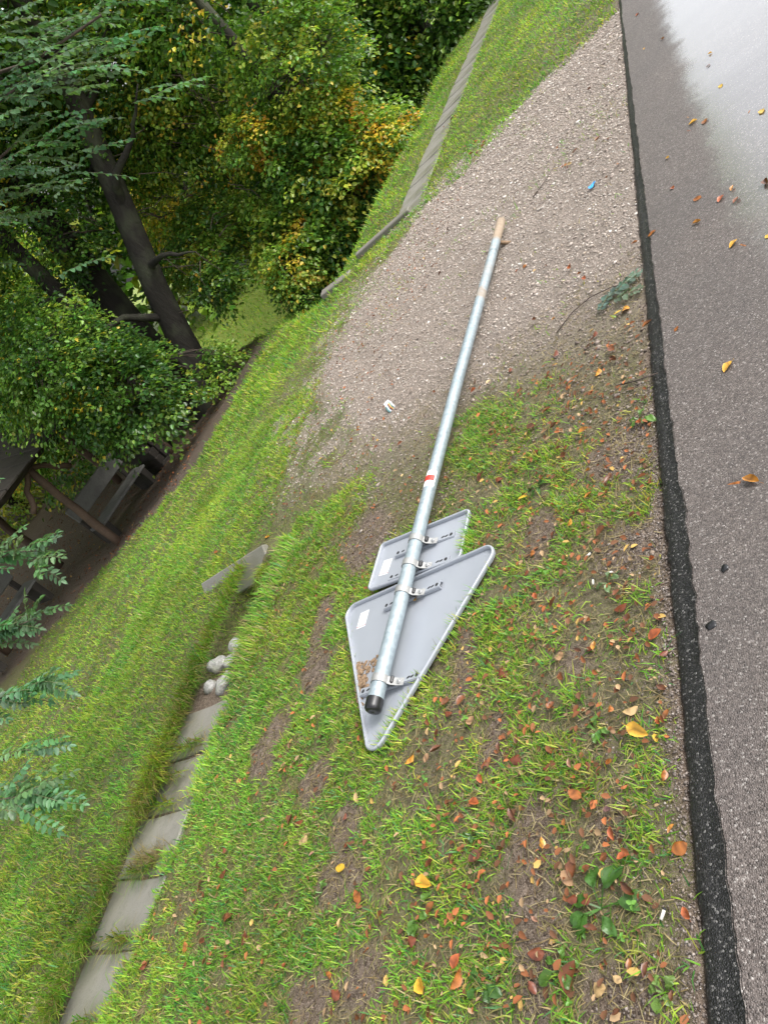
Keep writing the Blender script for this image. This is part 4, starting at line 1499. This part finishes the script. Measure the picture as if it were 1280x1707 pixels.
G1, G2 = (0.065, 0.155, 0.028), (0.10, 0.20, 0.035)
weed(-1.035, 0.52, 7, .045, .075, 'largest glossy plantain rosette on the mud near the road', G1, 1)
weed(-1.12, 0.40, 5, .03, .05, 'smaller plantain left of and below the largest rosette', G2, 2)
weed(-0.885, 0.36, 6, .018, .028, 'small pale clover like weed at the very road edge', (0.15, 0.25, 0.05), 3, .9)
weed(-1.61, 0.52, 5, .03, .045, 'plantain beside the long yellow leaf in front of the sign', G2, 4)
weed(-1.36, 0.36, 6, .03, .05, 'plantain in lush grass at the bottom of the verge', G1, 5)
weed(-1.33, 2.03, 5, .025, .04, 'plantain in the grass right of the pole', G1, 6)
weed(-1.02, 1.44, 4, .025, .035, 'pale weed at the lower rim of the mud patch', (0.14, 0.22, 0.09), 7)
weed(-0.89, 2.13, 5, .025, .045, 'ragged green weed hanging over the asphalt edge', G2, 8)
weed(-1.05, 0.95, 4, .025, .035, 'small round leaved weed left of the bright yellow leaf', G2, 9)
weed(-2.24, 0.45, 6, .02, .035, 'bright green seedling in the grass left of the bare patch', G2, 10)
weed(-3.84, 1.13, 2, .06, .08, 'single broad green leaf at the left lip of the slab channel', G1, 11, .85)
weed(-1.45, 0.72, 4, .02, .035, 'small weed among leaves right of the bare patch', G1, 12)
weed(-2.08, 0.60, 4, .02, .03, 'seedling on the bare patch in front of the sign', G2, 13)


# ------------------------------------------------------------------ trees
def unit(v):
    return v / np.maximum(np.linalg.norm(v, axis=-1, keepdims=True), 1e-9)


UPn = np.array(UP)


def spray_cloud(centres, outward, rad, per, l0, l1, tints, tprob, r, flat=0.22, wr=0.72):
    """flat drooping sprays of leaves: per leaves round each centre"""
    m_ = len(centres)
    C = np.repeat(centres, per, 0)
    O = np.repeat(outward, per, 0)
    n = len(C)
    R_ = np.repeat(rad, per)
    # spray plane: outward direction and sideways
    side = unit(np.cross(np.repeat(UPn[None], n, 0), O) + 1e-6)
    nn = unit(np.cross(O, side) + 0.25 * UPn)
    nn = np.where((nn @ UPn)[:, None] < 0, -nn, nn)
    a = r.uniform(-1, 1, n)
    b = r.normal(0, .5, n)
    P = C + O * (a * R_)[:, None] + side * (b * R_)[:, None] + nn * (r.normal(0, flat, n) * R_)[:, None] - UPn * (0.25 * R_ * (a ** 2 + b ** 2))[:, None]
    A = unit(O * r.normal(.6, .5, n)[:, None] + side * r.normal(0, .8, n)[:, None] - UPn * r.uniform(0, .6, n)[:, None])
    Nl = unit(nn + r.normal(0, .38, (n, 3)))
    Nl = unit(Nl - A * np.sum(Nl * A, 1, keepdims=True))
    L = r.uniform(l0, l1, n)
    pick = np.array(tints)[r.choice(len(tints), m_, p=tprob)]
    t = np.repeat(pick, per, 0) * r.uniform(.65, 1.3, (n, 1)) * (1 + r.normal(0, .10, (n, 3)))
    odd = r.random(n) < 0.04
    t[odd] = np.array(tints)[r.choice(len(tints), odd.sum())] * 1.1
    return leaf_array(P, A, Nl, L, L * wr, np.clip(t, .003, .8))


def ellipsoid_points(n, c, rad, r, shell=0.55):
    d = unit(r.normal(0, 1, (n, 3)))
    q = r.random(n) ** (1 / 3)
    q = shell + (1 - shell) * q
    # lumpy radius
    q = q * (0.82 + 0.36 * fbm(d[:, 0] * 2.2 + c[0], d[:, 1] * 2.2 + d[:, 2] * 1.7, 5))
    return np.array(c)[None] + d * q[:, None] * np.array(rad)[None], d


def wiggle(a, b, n, amp, r):
    a, b = np.array(a, float), np.array(b, float)
    t = np.linspace(0, 1, n)[:, None]
    P = a * (1 - t) + b * t
    P[1:-1] += r.normal(0, amp, (n - 2, 3)) * np.linalg.norm(b - a)
    return P


def build_tree(name, label, trunk, radii, limbs, blobs, group, seed, category='tree', twigs=True, gap=0.0):
    """trunk polyline; limbs [(points, r0, r1)]; blobs [(centre, radii, sprays, per, spray radius, leaf l0, l1, tints, probs)]"""
    r = np.random.default_rng(seed)
    base = Vector(trunk[0])
    root = empty(name, base)
    tag(root, label, category, group)
    T = [(np.array(trunk) - np.array(base), list(radii), 14)]
    link('trunk', tubes_mesh('trunk', T), M['bark'], root)
    lst = []
    for pts, r0, r1 in limbs:
        pts = np.array(pts, float)
        P = []
        for a, b in zip(pts[:-1], pts[1:]):
            seg = wiggle(a, b, 5, .035, r)
            P += list(seg[:-1])
        P.append(pts[-1])
        P = np.array(P) - np.array(base)
        me_ = tubes_mesh('limb', [(P, list(np.linspace(r0 * .8, r1 * .35, len(P))), 8)])
        link('limb', me_, M['bark'], root)
    VV, FF, TT, o_ = [], [], [], 0
    tw = []
    ends = np.array([p for pts, a, b in limbs for p in pts] + [trunk[-1]], float)
    for (c, rad, ns, per, sr, l0, l1, tints, probs) in blobs:
        C, d = ellipsoid_points(ns, c, rad, r)
        outw = unit(d * np.array([1, 1, .35]) - UPn * 0.15)
        V, Fc, Tn = spray_cloud(C, outw, r.uniform(.7, 1.25, ns) * sr, per, l0, l1, tints, probs, r)
        VV.append(V)
        FF.append(Fc + o_)
        TT.append(Tn)
        o_ += len(V)
        if twigs:
            for q in range(0, ns, 5):
                p = C[q]
                e = ends[np.argmin(np.linalg.norm(ends - p, axis=1))]
                far = np.linalg.norm(e - p)
                st = e if far < .9 else p + (e - p) * (.9 / far)
                tw.append((wiggle(st, p, 4, .08, r) - np.array(base), [.010, .008, .006, .003], 5))
    V = np.concatenate(VV) - np.array(base)[None]
    link('crown', mass_mesh('crown', V, np.concatenate(FF), np.concatenate(TT)), M['leaf'], root)
    if tw:
        link('twigs', tubes_mesh('twigs', tw), M['twig'], root)['kind'] = 'stuff'
    return root


DK, MD, LT, YL, OR, LM = (0.058, 0.135, 0.032), (0.120, 0.240, 0.042), (0.235, 0.380, 0.062), (0.68, 0.53, 0.065), (0.68, 0.38, 0.055), (0.40, 0.46, 0.070)
tp_dark = ([DK, MD, LT, YL], [.36, .42, .205, .015])
tp_mid = ([DK, MD, LT, LM, YL], [.12, .34, .34, .16, .04])
tp_aut = ([MD, LT, LM, YL, OR], [.22, .26, .22, .20, .10])
TG = 'trees in the wood left of the road'

# the big leaning tree above the shelter
build_tree('broadleaf_tree', 'large dark trunked tree leaning over the shelter', [(-10.3, 9.7, -0.95), (-9.98, 9.95, -0.35), (-9.71, 10.33, .64), (-9.43, 10.61, 1.46), (-8.71, 11.12, 2.97), (-7.95, 11.41, 4.38), (-7.3, 11.6, 6.0), (-7.0, 11.8, 8.5)],
           [.46, .29, .25, .225, .20, .17, .13, .06],
           [([(-9.3, 10.7, 1.75), (-8.5, 10.3, 1.7), (-7.9, 10.2, 1.35)], .10, .03), ([(-8.9, 10.95, 2.6), (-8.3, 10.9, 3.0), (-7.6, 11.0, 3.1), (-6.8, 10.9, 3.4)], .12, .03), ([(-8.5, 11.2, 3.3), (-9.3, 11.6, 3.5), (-9.9, 11.4, 3.0)], .10, .03),
            ([(-8.2, 11.3, 3.9), (-7.6, 11.9, 4.2), (-6.6, 12.2, 4.6)], .11, .03), ([(-9.9, 10.1, 0.1), (-9.4, 9.2, 0.9), (-9.0, 8.3, 1.0)], .10, .03), ([(-9.6, 10.4, 1.0), (-10.0, 9.3, 2.0), (-9.6, 8.0, 2.3)], .10, .03),
            ([(-8.0, 11.4, 4.3), (-8.2, 9.8, 5.2), (-8.4, 8.0, 5.6)], .12, .03), ([(-7.4, 11.6, 5.6), (-9.2, 11.2, 7.0), (-10.8, 10.4, 7.4)], .12, .03)],
           [((-8.0, 13.2, 4.9), (2.6, 1.0, 1.8), 260, 48, .42, .08, .12, *tp_dark), ((-8.3, 12.6, 4.0), (1.9, 1.0, 1.6), 220, 50, .36, .065, .10, *tp_mid), ((-9.8, 12.4, 4.7), (1.7, 1.0, 1.7), 190, 50, .36, .065, .10, *tp_dark), ((-9.2, 7.95, 0.85), (.95, 0.8, 0.85), 150, 55, .29, .06, .095, *tp_dark), ((-9.5, 7.7, 1.9), (1.2, 0.9, 1.0), 170, 55, .32, .055, .085, *tp_dark), ((-8.75, 9.2, -0.1), (0.45, 0.5, 0.35), 26, 50, .24, .055, .085, *tp_mid),
            ((-8.35, 10.5, .75), (.5, .4, .35), 34, 48, .26, .06, .09, *tp_dark), ((-8.9, 11.9, 1.3), (1.15, .7, .7), 120, 48, .30, .06, .09, *tp_mid), ((-8.6, 12.6, 2.4), (1.3, 1.0, 1.3), 90, 45, .32, .06, .09, *tp_mid), ((-7.6, 12.7, 3.2), (1.4, 1.1, 1.3), 120, 50, .32, .06, .09, *tp_mid), ((-7.1, 12.9, 1.9), (1.1, 1.0, 1.3), 110, 50, .32, .06, .09, *tp_mid),
            ((-8.4, 12.2, 4.4), (2.0, 1.2, 1.2), 110, 45, .35, .06, .095, *tp_dark), ((-8.5, 9.6, 6.4), (3.6, 3.0, 1.6), 300, 40, .55, .11, .17, *tp_dark), ((-7.0, 12.0, 8.4), (3.4, 3.4, 1.9), 220, 40, .6, .11, .17, *tp_dark)],  # last two clouds: crown mostly out of view, added to darken the shelter
           TG, 1)
build_tree('broadleaf_tree', 'thick trunked tree behind the leaning one at the upper left', [(-11.9, 11.0, -0.75), (-11.5, 11.25, .5), (-11.29, 11.33, 1.42), (-10.93, 11.57, 3.15), (-10.55, 11.63, 4.58), (-10.16, 11.62, 5.8), (-9.8, 11.6, 8.0)],
           [.46, .36, .33, .30, .26, .22, .10],
           [([(-11.0, 11.5, 2.9), (-10.2, 11.1, 3.1), (-9.4, 10.9, 2.7)], .10, .03), ([(-10.7, 11.6, 4.0), (-11.8, 11.2, 4.9), (-12.6, 10.6, 4.8)], .11, .03), ([(-11.2, 11.3, 1.6), (-12.2, 10.4, 2.4), (-12.6, 9.3, 2.3)], .10, .03)],
           [((-12.2, 9.9, 2.4), (1.4, 1.2, 1.2), 130, 45, .34, .06, .09, *tp_dark), ((-10.2, 10.6, 3.4), (1.1, 0.9, 0.9), 70, 45, .32, .06, .09, *tp_dark), ((-12.0, 11.0, 5.2), (2.2, 1.8, 1.4), 110, 45, .42, .07, .11, *tp_dark), ((-12.5, 9.0, 6.8), (3.6, 3.2, 1.5), 260, 38, .6, .12, .18, *tp_dark), ((-10.3, 11.6, 9.0), (3.2, 3.2, 1.8), 170, 38, .6, .12, .18, *tp_dark)],  # last two clouds: high canopy put overhead to keep the shelter dark
           TG, 2)
build_tree('broadleaf_tree', 'slimmer dark trunk at the left edge above the shelter roof', [(-11.8, 9.6, -0.55), (-11.4, 9.9, .5), (-11.07, 10.12, 1.39), (-10.83, 10.33, 2.51), (-10.57, 10.36, 3.93), (-10.3, 10.3, 6.2)], [.24, .20, .18, .16, .13, .06],
           [([(-10.8, 10.3, 2.6), (-11.5, 9.6, 3.1), (-12.3, 9.0, 3.0)], .07, .02), ([(-11.1, 10.1, 1.4), (-11.0, 9.3, 1.9), (-10.9, 8.5, 2.0)], .06, .02)],
           [((-11.6, 8.9, 3.2), (1.1, 1.0, 0.8), 80, 45, .32, .06, .09, *tp_dark), ((-10.9, 8.3, 1.75), (0.9, 0.6, 0.6), 45, 45, .30, .06, .09, *tp_dark), ((-11.0, 10.0, 5.6), (1.8, 1.8, 1.2), 90, 40, .45, .08, .12, *tp_dark)],
           TG, 3)
# the bushy hornbeam with yellowing sprays right against the crest
build_tree('hornbeam_tree', 'bushy green tree with yellow and orange sprays overhanging the bank crest', [(-6.5, 12.5, -2.2), (-6.4, 12.4, -0.6), (-6.2, 12.4, 1.0), (-6.0, 12.5, 3.0), (-5.9, 12.6, 5.2)], [.22, .18, .15, .10, .04],
           [([(-6.3, 12.4, .2), (-5.6, 12.1, .6), (-4.9, 12.0, .5)], .06, .02), ([(-6.3, 12.4, -.2), (-7.0, 11.6, .1), (-7.5, 11.0, 0)], .06, .02), ([(-6.1, 12.4, 1.6), (-5.4, 12.0, 1.9), (-4.8, 12.0, 1.8)], .05, .02), ([(-6.1, 12.4, 1.4), (-6.9, 11.8, 1.7), (-7.3, 11.4, 1.6)], .05, .02)],
           [((-6.25, 11.7, 0.55), (1.35, 1.0, 1.25), 240, 60, .28, .065, .10, *tp_mid), ((-6.9, 11.1, 0.15), (0.85, 0.75, 0.8), 140, 60, .27, .065, .10, *tp_mid), ((-5.15, 12.0, 0.25), (0.62, 0.65, 0.55), 120, 60, .24, .05, .08, *tp_aut), ((-5.55, 11.8, 1.15), (0.65, 0.6, 0.45), 80, 55, .24, .05, .08, *tp_aut),
            ((-5.4, 12.2, 1.9), (1.3, 1.0, 0.9), 170, 55, .28, .055, .085, *tp_mid), ((-5.9, 11.6, -0.55), (1.0, 0.8, 0.6), 110, 55, .26, .055, .085, *tp_dark), ((-5.5, 12.5, 3.4), (1.7, 1.5, 1.2), 120, 45, .34, .07, .1, *tp_mid), ((-6.35, 11.2, 1.85), (.5, .5, .35), 35, 50, .22, .05, .08, *tp_aut), ((-6.45, 10.9, .25), (.4, .4, .25), 22, 50, .2, .05, .08, *tp_aut)],
           TG, 4)
build_tree('bush', 'low leafy bush with a few yellow leaves at the foot of the bank crest', [(-7.2, 10.3, -1.3), (-7.15, 10.3, -0.6), (-7.0, 10.3, 0.2)], [.05, .04, .02],
           [([(-7.15, 10.3, -.6), (-7.3, 10.1, 0), (-7.4, 10.0, .2)], .025, .01)], [((-7.1, 10.2, -0.4), (0.42, 0.5, 0.5), 60, 50, .2, .05, .075, *tp_mid), ((-6.9, 10.3, 0.15), (.45, .45, .4), 45, 50, .2, .05, .075, *tp_aut)], TG, 5, 'bush')
build_tree('beech_tree', 'tall beech with fresh large green leaves at the top behind the crest', [(-5.6, 18.4, -1.8), (-5.5, 18.3, 1.0), (-5.3, 18.3, 4.0), (-5.2, 18.2, 8.0)], [.35, .30, .24, .10],
           [([(-5.5, 18.3, .8), (-4.8, 17.6, .9), (-4.2, 17.2, .6)], .09, .02), ([(-5.4, 18.3, 2.2), (-5.2, 17.4, 2.2), (-4.4, 17.0, 2.0)], .09, .02)],
           [((-4.9, 17.4, 0.75), (1.5, 0.9, 1.1), 190, 42, .40, .09, .13, [DK, MD, LT, (0.085, 0.165, 0.030)], [.2, .35, .3, .15]), ((-4.1, 18.2, 0.1), (1.2, 1.0, 0.9), 110, 42, .38, .09, .13, *tp_dark), ((-5.0, 17.6, 2.6), (1.9, 1.2, 1.4), 150, 40, .45, .09, .13, *tp_mid), ((-4.8, 18.0, 6.0), (3.2, 2.6, 2.6), 200, 36, .6, .12, .18, *tp_dark)],
           TG, 6)
build_tree('hazel_tree', 'yellow leaved tree glimpsed through the gap in the dark branches', [(-12.4, 17.6, -2.2), (-12.3, 17.5, 1.0), (-12.0, 17.4, 4.5)], [.2, .16, .06],
           [([(-12.3, 17.5, 1.2), (-11.4, 17.2, 2.4), (-10.9, 17.2, 3.0)], .07, .02), ([(-12.2, 17.5, 2.0), (-13.0, 17.0, 3.2), (-13.4, 16.8, 4.0)], .07, .02)],
           [((-11.6, 17.2, 2.4), (2.2, 1.2, 2.0), 240, 42, .42, .08, .12, [LM, YL, LT, OR, (0.22, 0.25, 0.04)], [.28, .24, .16, .06, .26])], TG, 7)
for i, (bx, by, hh, sp, lab) in enumerate([(-16.5, 12.5, 7.5, 2.6, 'green tree standing behind the shelter, left of the bench'), (-22.0, 16.5, 9.0, 3.2, 'tall pale green tree far behind the shelter posts'), (-13.5, 27.0, 8.0, 3.0, 'green tree beyond the sunlit lawn'),
                                           (-9.8, 22.0, 9.0, 3.4, 'dark tree behind the hornbeam, far side of the hollow'), (-22.5, 13.0, 8.5, 3.2, 'yellowish tree at the far left behind the shelter'), (-8.2, 16.6, 8.0, 2.2, 'dark tree between hornbeam and leaning trunk')]):
    zb = float(height(bx, by)) - 0.2
    c1 = np.array([bx, by, zb]) + UPn * hh * 0.55
    tints = [tp_mid, ([LT, LM, (0.16, 0.20, 0.035), YL], [.3, .35, .3, .05]), tp_mid, tp_dark, ([LM, (0.2, 0.22, 0.04), LT, YL], [.35, .3, .25, .1]), tp_dark][i]
    build_tree('broadleaf_tree', lab, [tuple(np.array([bx, by, zb]) + UPn * hh * f_ + np.array([.2, .1, 0]) * f_) for f_ in (0, .25, .5, .8)], [.26, .22, .16, .05],
               [([tuple(np.array([bx, by, zb]) + UPn * hh * .4), tuple(c1 + np.array([sp * .6, -sp * .2, 0]))], .08, .02), ([tuple(np.array([bx, by, zb]) + UPn * hh * .45), tuple(c1 + np.array([-sp * .5, -sp * .3, .6]))], .08, .02)],
               [(tuple(c1), (sp, sp, hh * .42), 330, 36, .55, .11, .16, *tints), (tuple(np.array([bx, by, zb]) + UPn * hh * .2 + np.array([0.5, -sp * .4, 0])), (sp * .9, sp * .7, hh * .2), 120, 36, .45, .10, .15, *tints)],
               TG, 30 + i, twigs=False)

# far wood closing the view: reads as one mass
r = np.random.default_rng(77)
nS = 3200
ang = r.uniform(math.radians(-4), math.radians(112), nS)
dist = r.uniform(36, 54, nS)
bx, by = -np.sin(ang) * dist, np.cos(ang) * dist
kk = (bx < -9)
bx, by = bx[kk], by[kk]
nS = len(bx)
zb = height(bx, by)
hgt = r.random(nS) ** 0.8 * 27
C = np.c_[bx, by, zb] + UPn[None] * hgt[:, None]
outw = unit(np.c_[-bx, -by, np.zeros(nS)] + r.normal(0, 12, (nS, 3)) * [1, 1, .2])
V, Fc, T = spray_cloud(C, outw, r.uniform(1.5, 3.0, nS), 42, .40, .70, [DK, MD, LT, LM, (0.2, 0.2, 0.04)], [.18, .32, .28, .16, .06], r)
tag(link('woodland', mass_mesh('woodland', V, Fc, T), M['leaf']), 'far green wood closing the view behind the trees', 'wood', kind='stuff')


# ------------------------------------------------------------------ robinia: feathery leaves reaching in from the left
def frond(base, d, L, nl, r, tint):
    """pinnate leaf: arrays of leaflets along a drooping rachis"""
    d = unit(np.array(d, float))
    side = unit(np.cross(UPn, d))
    nrm = np.cross(d, side)
    t = np.linspace(0.12, 0.97, nl)
    droop = r.uniform(.15, .40)
    pts = base[None] + d[None] * (t * L)[:, None] - UPn[None] * (droop * L * t ** 2)[:, None]
    tang = unit(np.gradient(pts, axis=0))
    Cs, As, Ns, Ls = [], [], [], []
    for s in (-1, 1):
        j = pts + tang * r.normal(0, .004, (nl, 1))
        A = unit(side[None] * s + tang * r.uniform(.25, .55, (nl, 1)) - UPn[None] * r.uniform(.0, .45, (nl, 1)) + r.normal(0, .12, (nl, 3)))
        Nl = unit(nrm[None] + r.normal(0, .28, (nl, 3)))
        Nl = unit(Nl - A * np.sum(Nl * A, 1, keepdims=True))
        Cs.append(j)
        As.append(A)
        Ns.append(Nl)
        Ls.append(r.uniform(.036, .050, nl) * np.sin(np.pi * (0.16 + 0.72 * t)) ** .35)
    Cs.append(pts[-1:])
    As.append(tang[-1:])
    Ns.append(nrm[None])
    Ls.append(np.array([.036]))
    C, A, Nn, Lf = map(np.concatenate, (Cs, As, Ns, Ls))
    tn = np.array(tint)[None] * r.uniform(.6, 1.4, (len(C), 1)) * (1 + r.normal(0, .10, (1, 3)))
    path = [base] + [p for p in pts[::3]] + [pts[-1]]
    return leaf_array(C, A, Nn, Lf, Lf * .58, tn, .12), path


def robinia():
    r = np.random.default_rng(99)
    base = Vector((-6.0, 0.1, float(height(-6.0, 0.1))))
    root = empty('robinia_tree', base)
    tag(root, 'robinia with feathery blue green leaves hanging into view from the left', 'tree')
    bb = np.array(base)
    link('trunk', tubes_mesh('trunk', [(np.array([(0, 0, -.1), (.05, .1, 1.2), (.1, .3, 2.4), (.3, .4, 4.2), (.5, .5, 6.5)]), [.16, .13, .11, .08, .03], 12)]), M['bark'], root)
    tw, VV, FF, TT, o_ = [], [], [], [], 0
    stalks = []
    # boughs: (points, frond count, reach, leaf length)
    tint = (0.105, 0.215, 0.098)
    boughs = [([(-5.9, .4, 2.4), (-4.4, 1.5, 2.7), (-3.1, 2.4, 2.62), (-2.2, 2.95, 2.38)], 80), ([(-5.9, .4, 2.6), (-4.2, 1.8, 2.95), (-2.9, 2.7, 2.85), (-1.85, 3.15, 2.30)], 90), ([(-5.8, .5, 2.2), (-4.4, 1.6, 2.5), (-3.2, 2.4, 2.5), (-2.45, 2.9, 2.30)], 50),
              ([(-5.8, .5, 3.0), (-4.0, 2.0, 3.2), (-2.6, 2.9, 2.95), (-1.75, 3.3, 2.42)], 90), ([(-5.8, .5, 2.9), (-4.2, 1.7, 3.2), (-2.8, 2.5, 3.0), (-2.0, 2.9, 2.62)], 80), ([(-5.8, .5, 2.2), (-4.5, 1.9, 2.35), (-3.3, 2.7, 2.3), (-2.7, 3.1, 2.34)], 10)]
    for pts, nf in boughs:
        P = np.array(pts, float)
        tt = np.linspace(0, 1, 13)
        seg = np.array([[np.interp(q, np.linspace(0, 1, len(P)), P[:, k]) for k in range(3)] for q in tt])
        seg[1:-1] += r.normal(0, .02, (11, 3))
        tw.append((seg - bb, list(np.linspace(.028, .005, 13)), 7))
        for f_ in range(nf):
            u = 0.50 + 0.5 * (f_ + r.random()) / nf
            p = np.array([np.interp(u, tt, seg[:, k]) for k in range(3)])
            dr = unit(np.array([0.80, 0.45, -0.22]) + r.normal(0, .24, 3) * [1, 1, .7])
            p = p + r.normal(0, .15, 3) - UPn * r.uniform(0, .16)
            q, path = frond(p, dr, r.uniform(.17, .26), int(r.integers(7, 10)), r, tint)
            VV.append(q[0]); FF.append(q[1] + o_); TT.append(q[2]); o_ += len(q[0])
            stalks.append((np.array(path) - bb, [.0018] * len(path), 4))
    # low twigs hanging into the left edge of the view
    lows = [((-3.62, 1.62, 1.40), (-3.24, 1.72, 1.20), 18, (0.9, .35, -.18)), ((-3.70, 1.38, 1.15), (-3.36, 1.50, 1.02), 16, (0.9, .3, -.15)), ((-3.72, 1.12, 1.02), (-3.38, 1.24, .84), 18, (0.85, .2, -.25)),
            ((-3.74, .72, .84), (-3.42, .86, .62), 20, (0.8, .25, -.35)), ((-3.6, 1.95, 1.62), (-3.33, 1.98, 1.5), 3, (.9, .2, -.1)), ((-3.66, .95, .80), (-3.50, 1.04, .70), 3, (.8, .3, -.3))]
    for a, b, nf, dr0 in lows:
        st = np.array([-5.0, a[1] - .4, a[2] + .5])
        seg = np.concatenate([wiggle((-5.9, .35, 2.1), st, 4, .02, r)[:-1], wiggle(st, a, 5, .03, r), wiggle(a, b, 4, .03, r)[1:]])
        tw.append((seg - bb, list(np.linspace(.010, .0025, len(seg))), 6))
        for f_ in range(nf):
            u = r.random()
            p = np.array(a) * (1 - u) + np.array(b) * u + r.normal(0, .02, 3)
            dr = unit(np.array(dr0) + r.normal(0, .42, 3) * [.6, 1, .8])
            q, path = frond(p, dr, r.uniform(.13, .20), int(r.integers(7, 10)), r, tint)
            VV.append(q[0]); FF.append(q[1] + o_); TT.append(q[2]); o_ += len(q[0])
            stalks.append((np.array(path) - bb, [.0016] * len(path), 4))
    # upper crown, above the frame, enlarged to shade the grass at the left
    for f_ in range(1300):
        d = unit(r.normal(0, 1, 3))
        p = np.array([-7.2, 1.2, 5.0]) + d * np.array([2.6, 2.4, 1.2]) * r.uniform(.4, 1)
        q, path = frond(p, unit(d * [1, 1, .3] - UPn * .2), r.uniform(.2, .28), 9, r, tint)
        VV.append(q[0]); FF.append(q[1] + o_); TT.append(q[2]); o_ += len(q[0])
    link('crown', mass_mesh('crown', np.concatenate(VV) - bb[None], np.concatenate(FF), np.concatenate(TT)), M['robinia'], root)
    link('branches', tubes_mesh('branches', tw), M['twig'], root)
    link('leaf_stalks', tubes_mesh('leaf_stalks', stalks), M['stem'], root)['kind'] = 'stuff'


robinia()

# a torn robinia sprig lying over the edge of the asphalt
r = np.random.default_rng(3)
sp = empty('leafy_sprig', (-0.90, 3.02, 0.03))
tag(sp, 'torn grey green robinia sprig lying over the asphalt edge', 'sprig')
VV, FF, TT, o_, st = [], [], [], 0, []
for k, (p, d, L) in enumerate([((-1.02, 3.06, .022), (1, .25, .18), .17), ((-0.99, 3.02, .022), (.9, -.30, .20), .15), ((-1.06, 3.00, .02), (.5, .8, .15), .13), ((-0.96, 3.06, .03), (.9, .75, .2), .12)]):
    q, path = frond(np.array(p), d, L, 7, r, (0.15, 0.22, 0.16))
    V = q[0]
    zmin = np.where(V[:, 0] > -0.84, .027, .018)
    V[:, 2] = np.maximum(V[:, 2], zmin + r.uniform(0, .006, len(V)))
    VV.append(V); FF.append(q[1] + o_); TT.append(q[2]); o_ += len(V)
    pp = np.array(path)
    pp[:, 2] = np.maximum(pp[:, 2], .026)
    st.append((pp - np.array([-0.90, 3.02, 0.03]), [.0016] * len(pp), 5))
link('leaflets', mass_mesh('leaflets', np.concatenate(VV) - np.array([[-0.90, 3.02, 0.03]]), np.concatenate(FF), np.concatenate(TT)), M['robinia'], sp)
link('stalk', tubes_mesh('stalk', st), M['stem'], sp)

# ------------------------------------------------------------------ the log shelter with its benches
def frame(origin, e1):
    e1 = Vector(e1).normalized()
    z = UP.normalized()
    e1 = (e1 - z * e1.dot(z)).normalized()
    e2 = z.cross(e1)
    mt_ = Matrix.Identity(4)
    for i in range(3):
        mt_[i][0], mt_[i][1], mt_[i][2], mt_[i][3] = e1[i], e2[i], z[i], origin[i]
    return mt_


def log(L, r0, r1, seed, bend=.02):
    rr = np.random.default_rng(seed)
    P = np.array([(0, 0, t * L) for t in np.linspace(0, 1, 7)])
    P[1:-1, :2] += rr.normal(0, bend, (5, 2))
    return tubes_mesh('log', [(P, list(np.linspace(r0, r1, 7) * rr.uniform(.93, 1.07, 7)), 12)])


FR = frame((-11.45, 7.05, -0.72), (0.10, 1.0, 0.0))        # x along the bench, y away from the road
shelter = empty('log_shelter')
shelter.matrix_world = FR
tag(shelter, 'dark rustic log shelter with round posts and a leaf strewn roof', 'shelter')
for i, (x, y, h) in enumerate(((0.0, 0.0, 2.05), (0.0, 2.3, 2.35), (2.3, 2.3, 2.35), (-2.0, 1.9, 2.25), (2.3, 0.2, 2.05))):
    lg = link('post', log(h, .085, .07, 40 + i), M['log'], shelter, (x, y, -0.05))
for i, (x, y, L, rz) in enumerate(((-2.4, -.05, 5.2, 0), (-2.4, 2.25, 5.2, 0))):
    b = link('beam', log(L, .085, .08, 60 + i), M['darkwood'], shelter, (x, y, 2.05 if i == 0 else 2.32), (0, math.pi / 2, 0))
for i in range(17):
    me_ = box_mesh('roof_board', .30, 3.3, .035, .004, .008)
    link('roof_board', me_, M['darkwood'], shelter, (-2.45 + i * .31, 1.15, 2.33 + random.uniform(-.01, .01)), (0.115, 0, 0))
for i in range(3):
    link('brace', log(.75, .05, .05, 80 + i), M['log'], shelter, [(-.55, 0, 1.5), (.55, 0, 1.5), (1.75, 0.2, 1.5)][i], (0, [.78, -.78, .78][i], 0))


def bench(name, loc, rz, label, L=1.55, mat=None):
    mb = empty(name)
    mb.matrix_world = FR @ Matrix.Translation(loc) @ Matrix.Rotation(rz, 4, 'Z')
    tag(mb, label, 'bench', 'benches in the shelter')
    link('seat', box_mesh('seat', L, .40, .055, .008, .008), M['wood'], mb, (L / 2, .20, .42))
    link('backrest', box_mesh('backrest', L, .045, .32, .01, .012), M['wood'], mb, (L / 2, .46, .80), (-.18, 0, 0))
    for s in (.10, L - .10):
        link('leg', box_mesh('leg', .14, .42, .42, .01, .012), M['darkwood'], mb, (s, .21, .19))
        link('back_post', box_mesh('back_post', .10, .07, .92, .008, .008), M['darkwood'], mb, (s, .50, .48), (-.10, 0, 0))
    return mb


bench('wooden_bench', (0.12, 0.18, -0.02), 0.0, 'wooden bench with a wide grey backrest board right of the front post')
bench('wooden_bench', (-2.5, 1.45, 0.0), 0.05, 'dark wooden bench left of the front post', 1.7)
lp = empty('log_pile')
lp.matrix_world = FR @ Matrix.Translation((1.95, 0.15, 0.0))
tag(lp, 'dark stack of square timbers at the right end of the bench', 'timber stack')
for i in range(5):
    for j in range(2):
        link('timber', box_mesh('timber', .17, .8, .16, .012, .012), M['darkwood'], lp, (j * .19 + random.uniform(-.02, .02), .35, .08 + i * .165), (0, 0, random.uniform(-.05, .05)))

# ------------------------------------------------------------------ turn the whole place to true gravity
bpy.context.view_layer.update()
for o in list(scene.objects):
    if o.parent is None and o.type not in {'CAMERA', 'LIGHT'}:
        o.matrix_world = TILT @ o.matrix_world
bpy.context.view_layer.update()
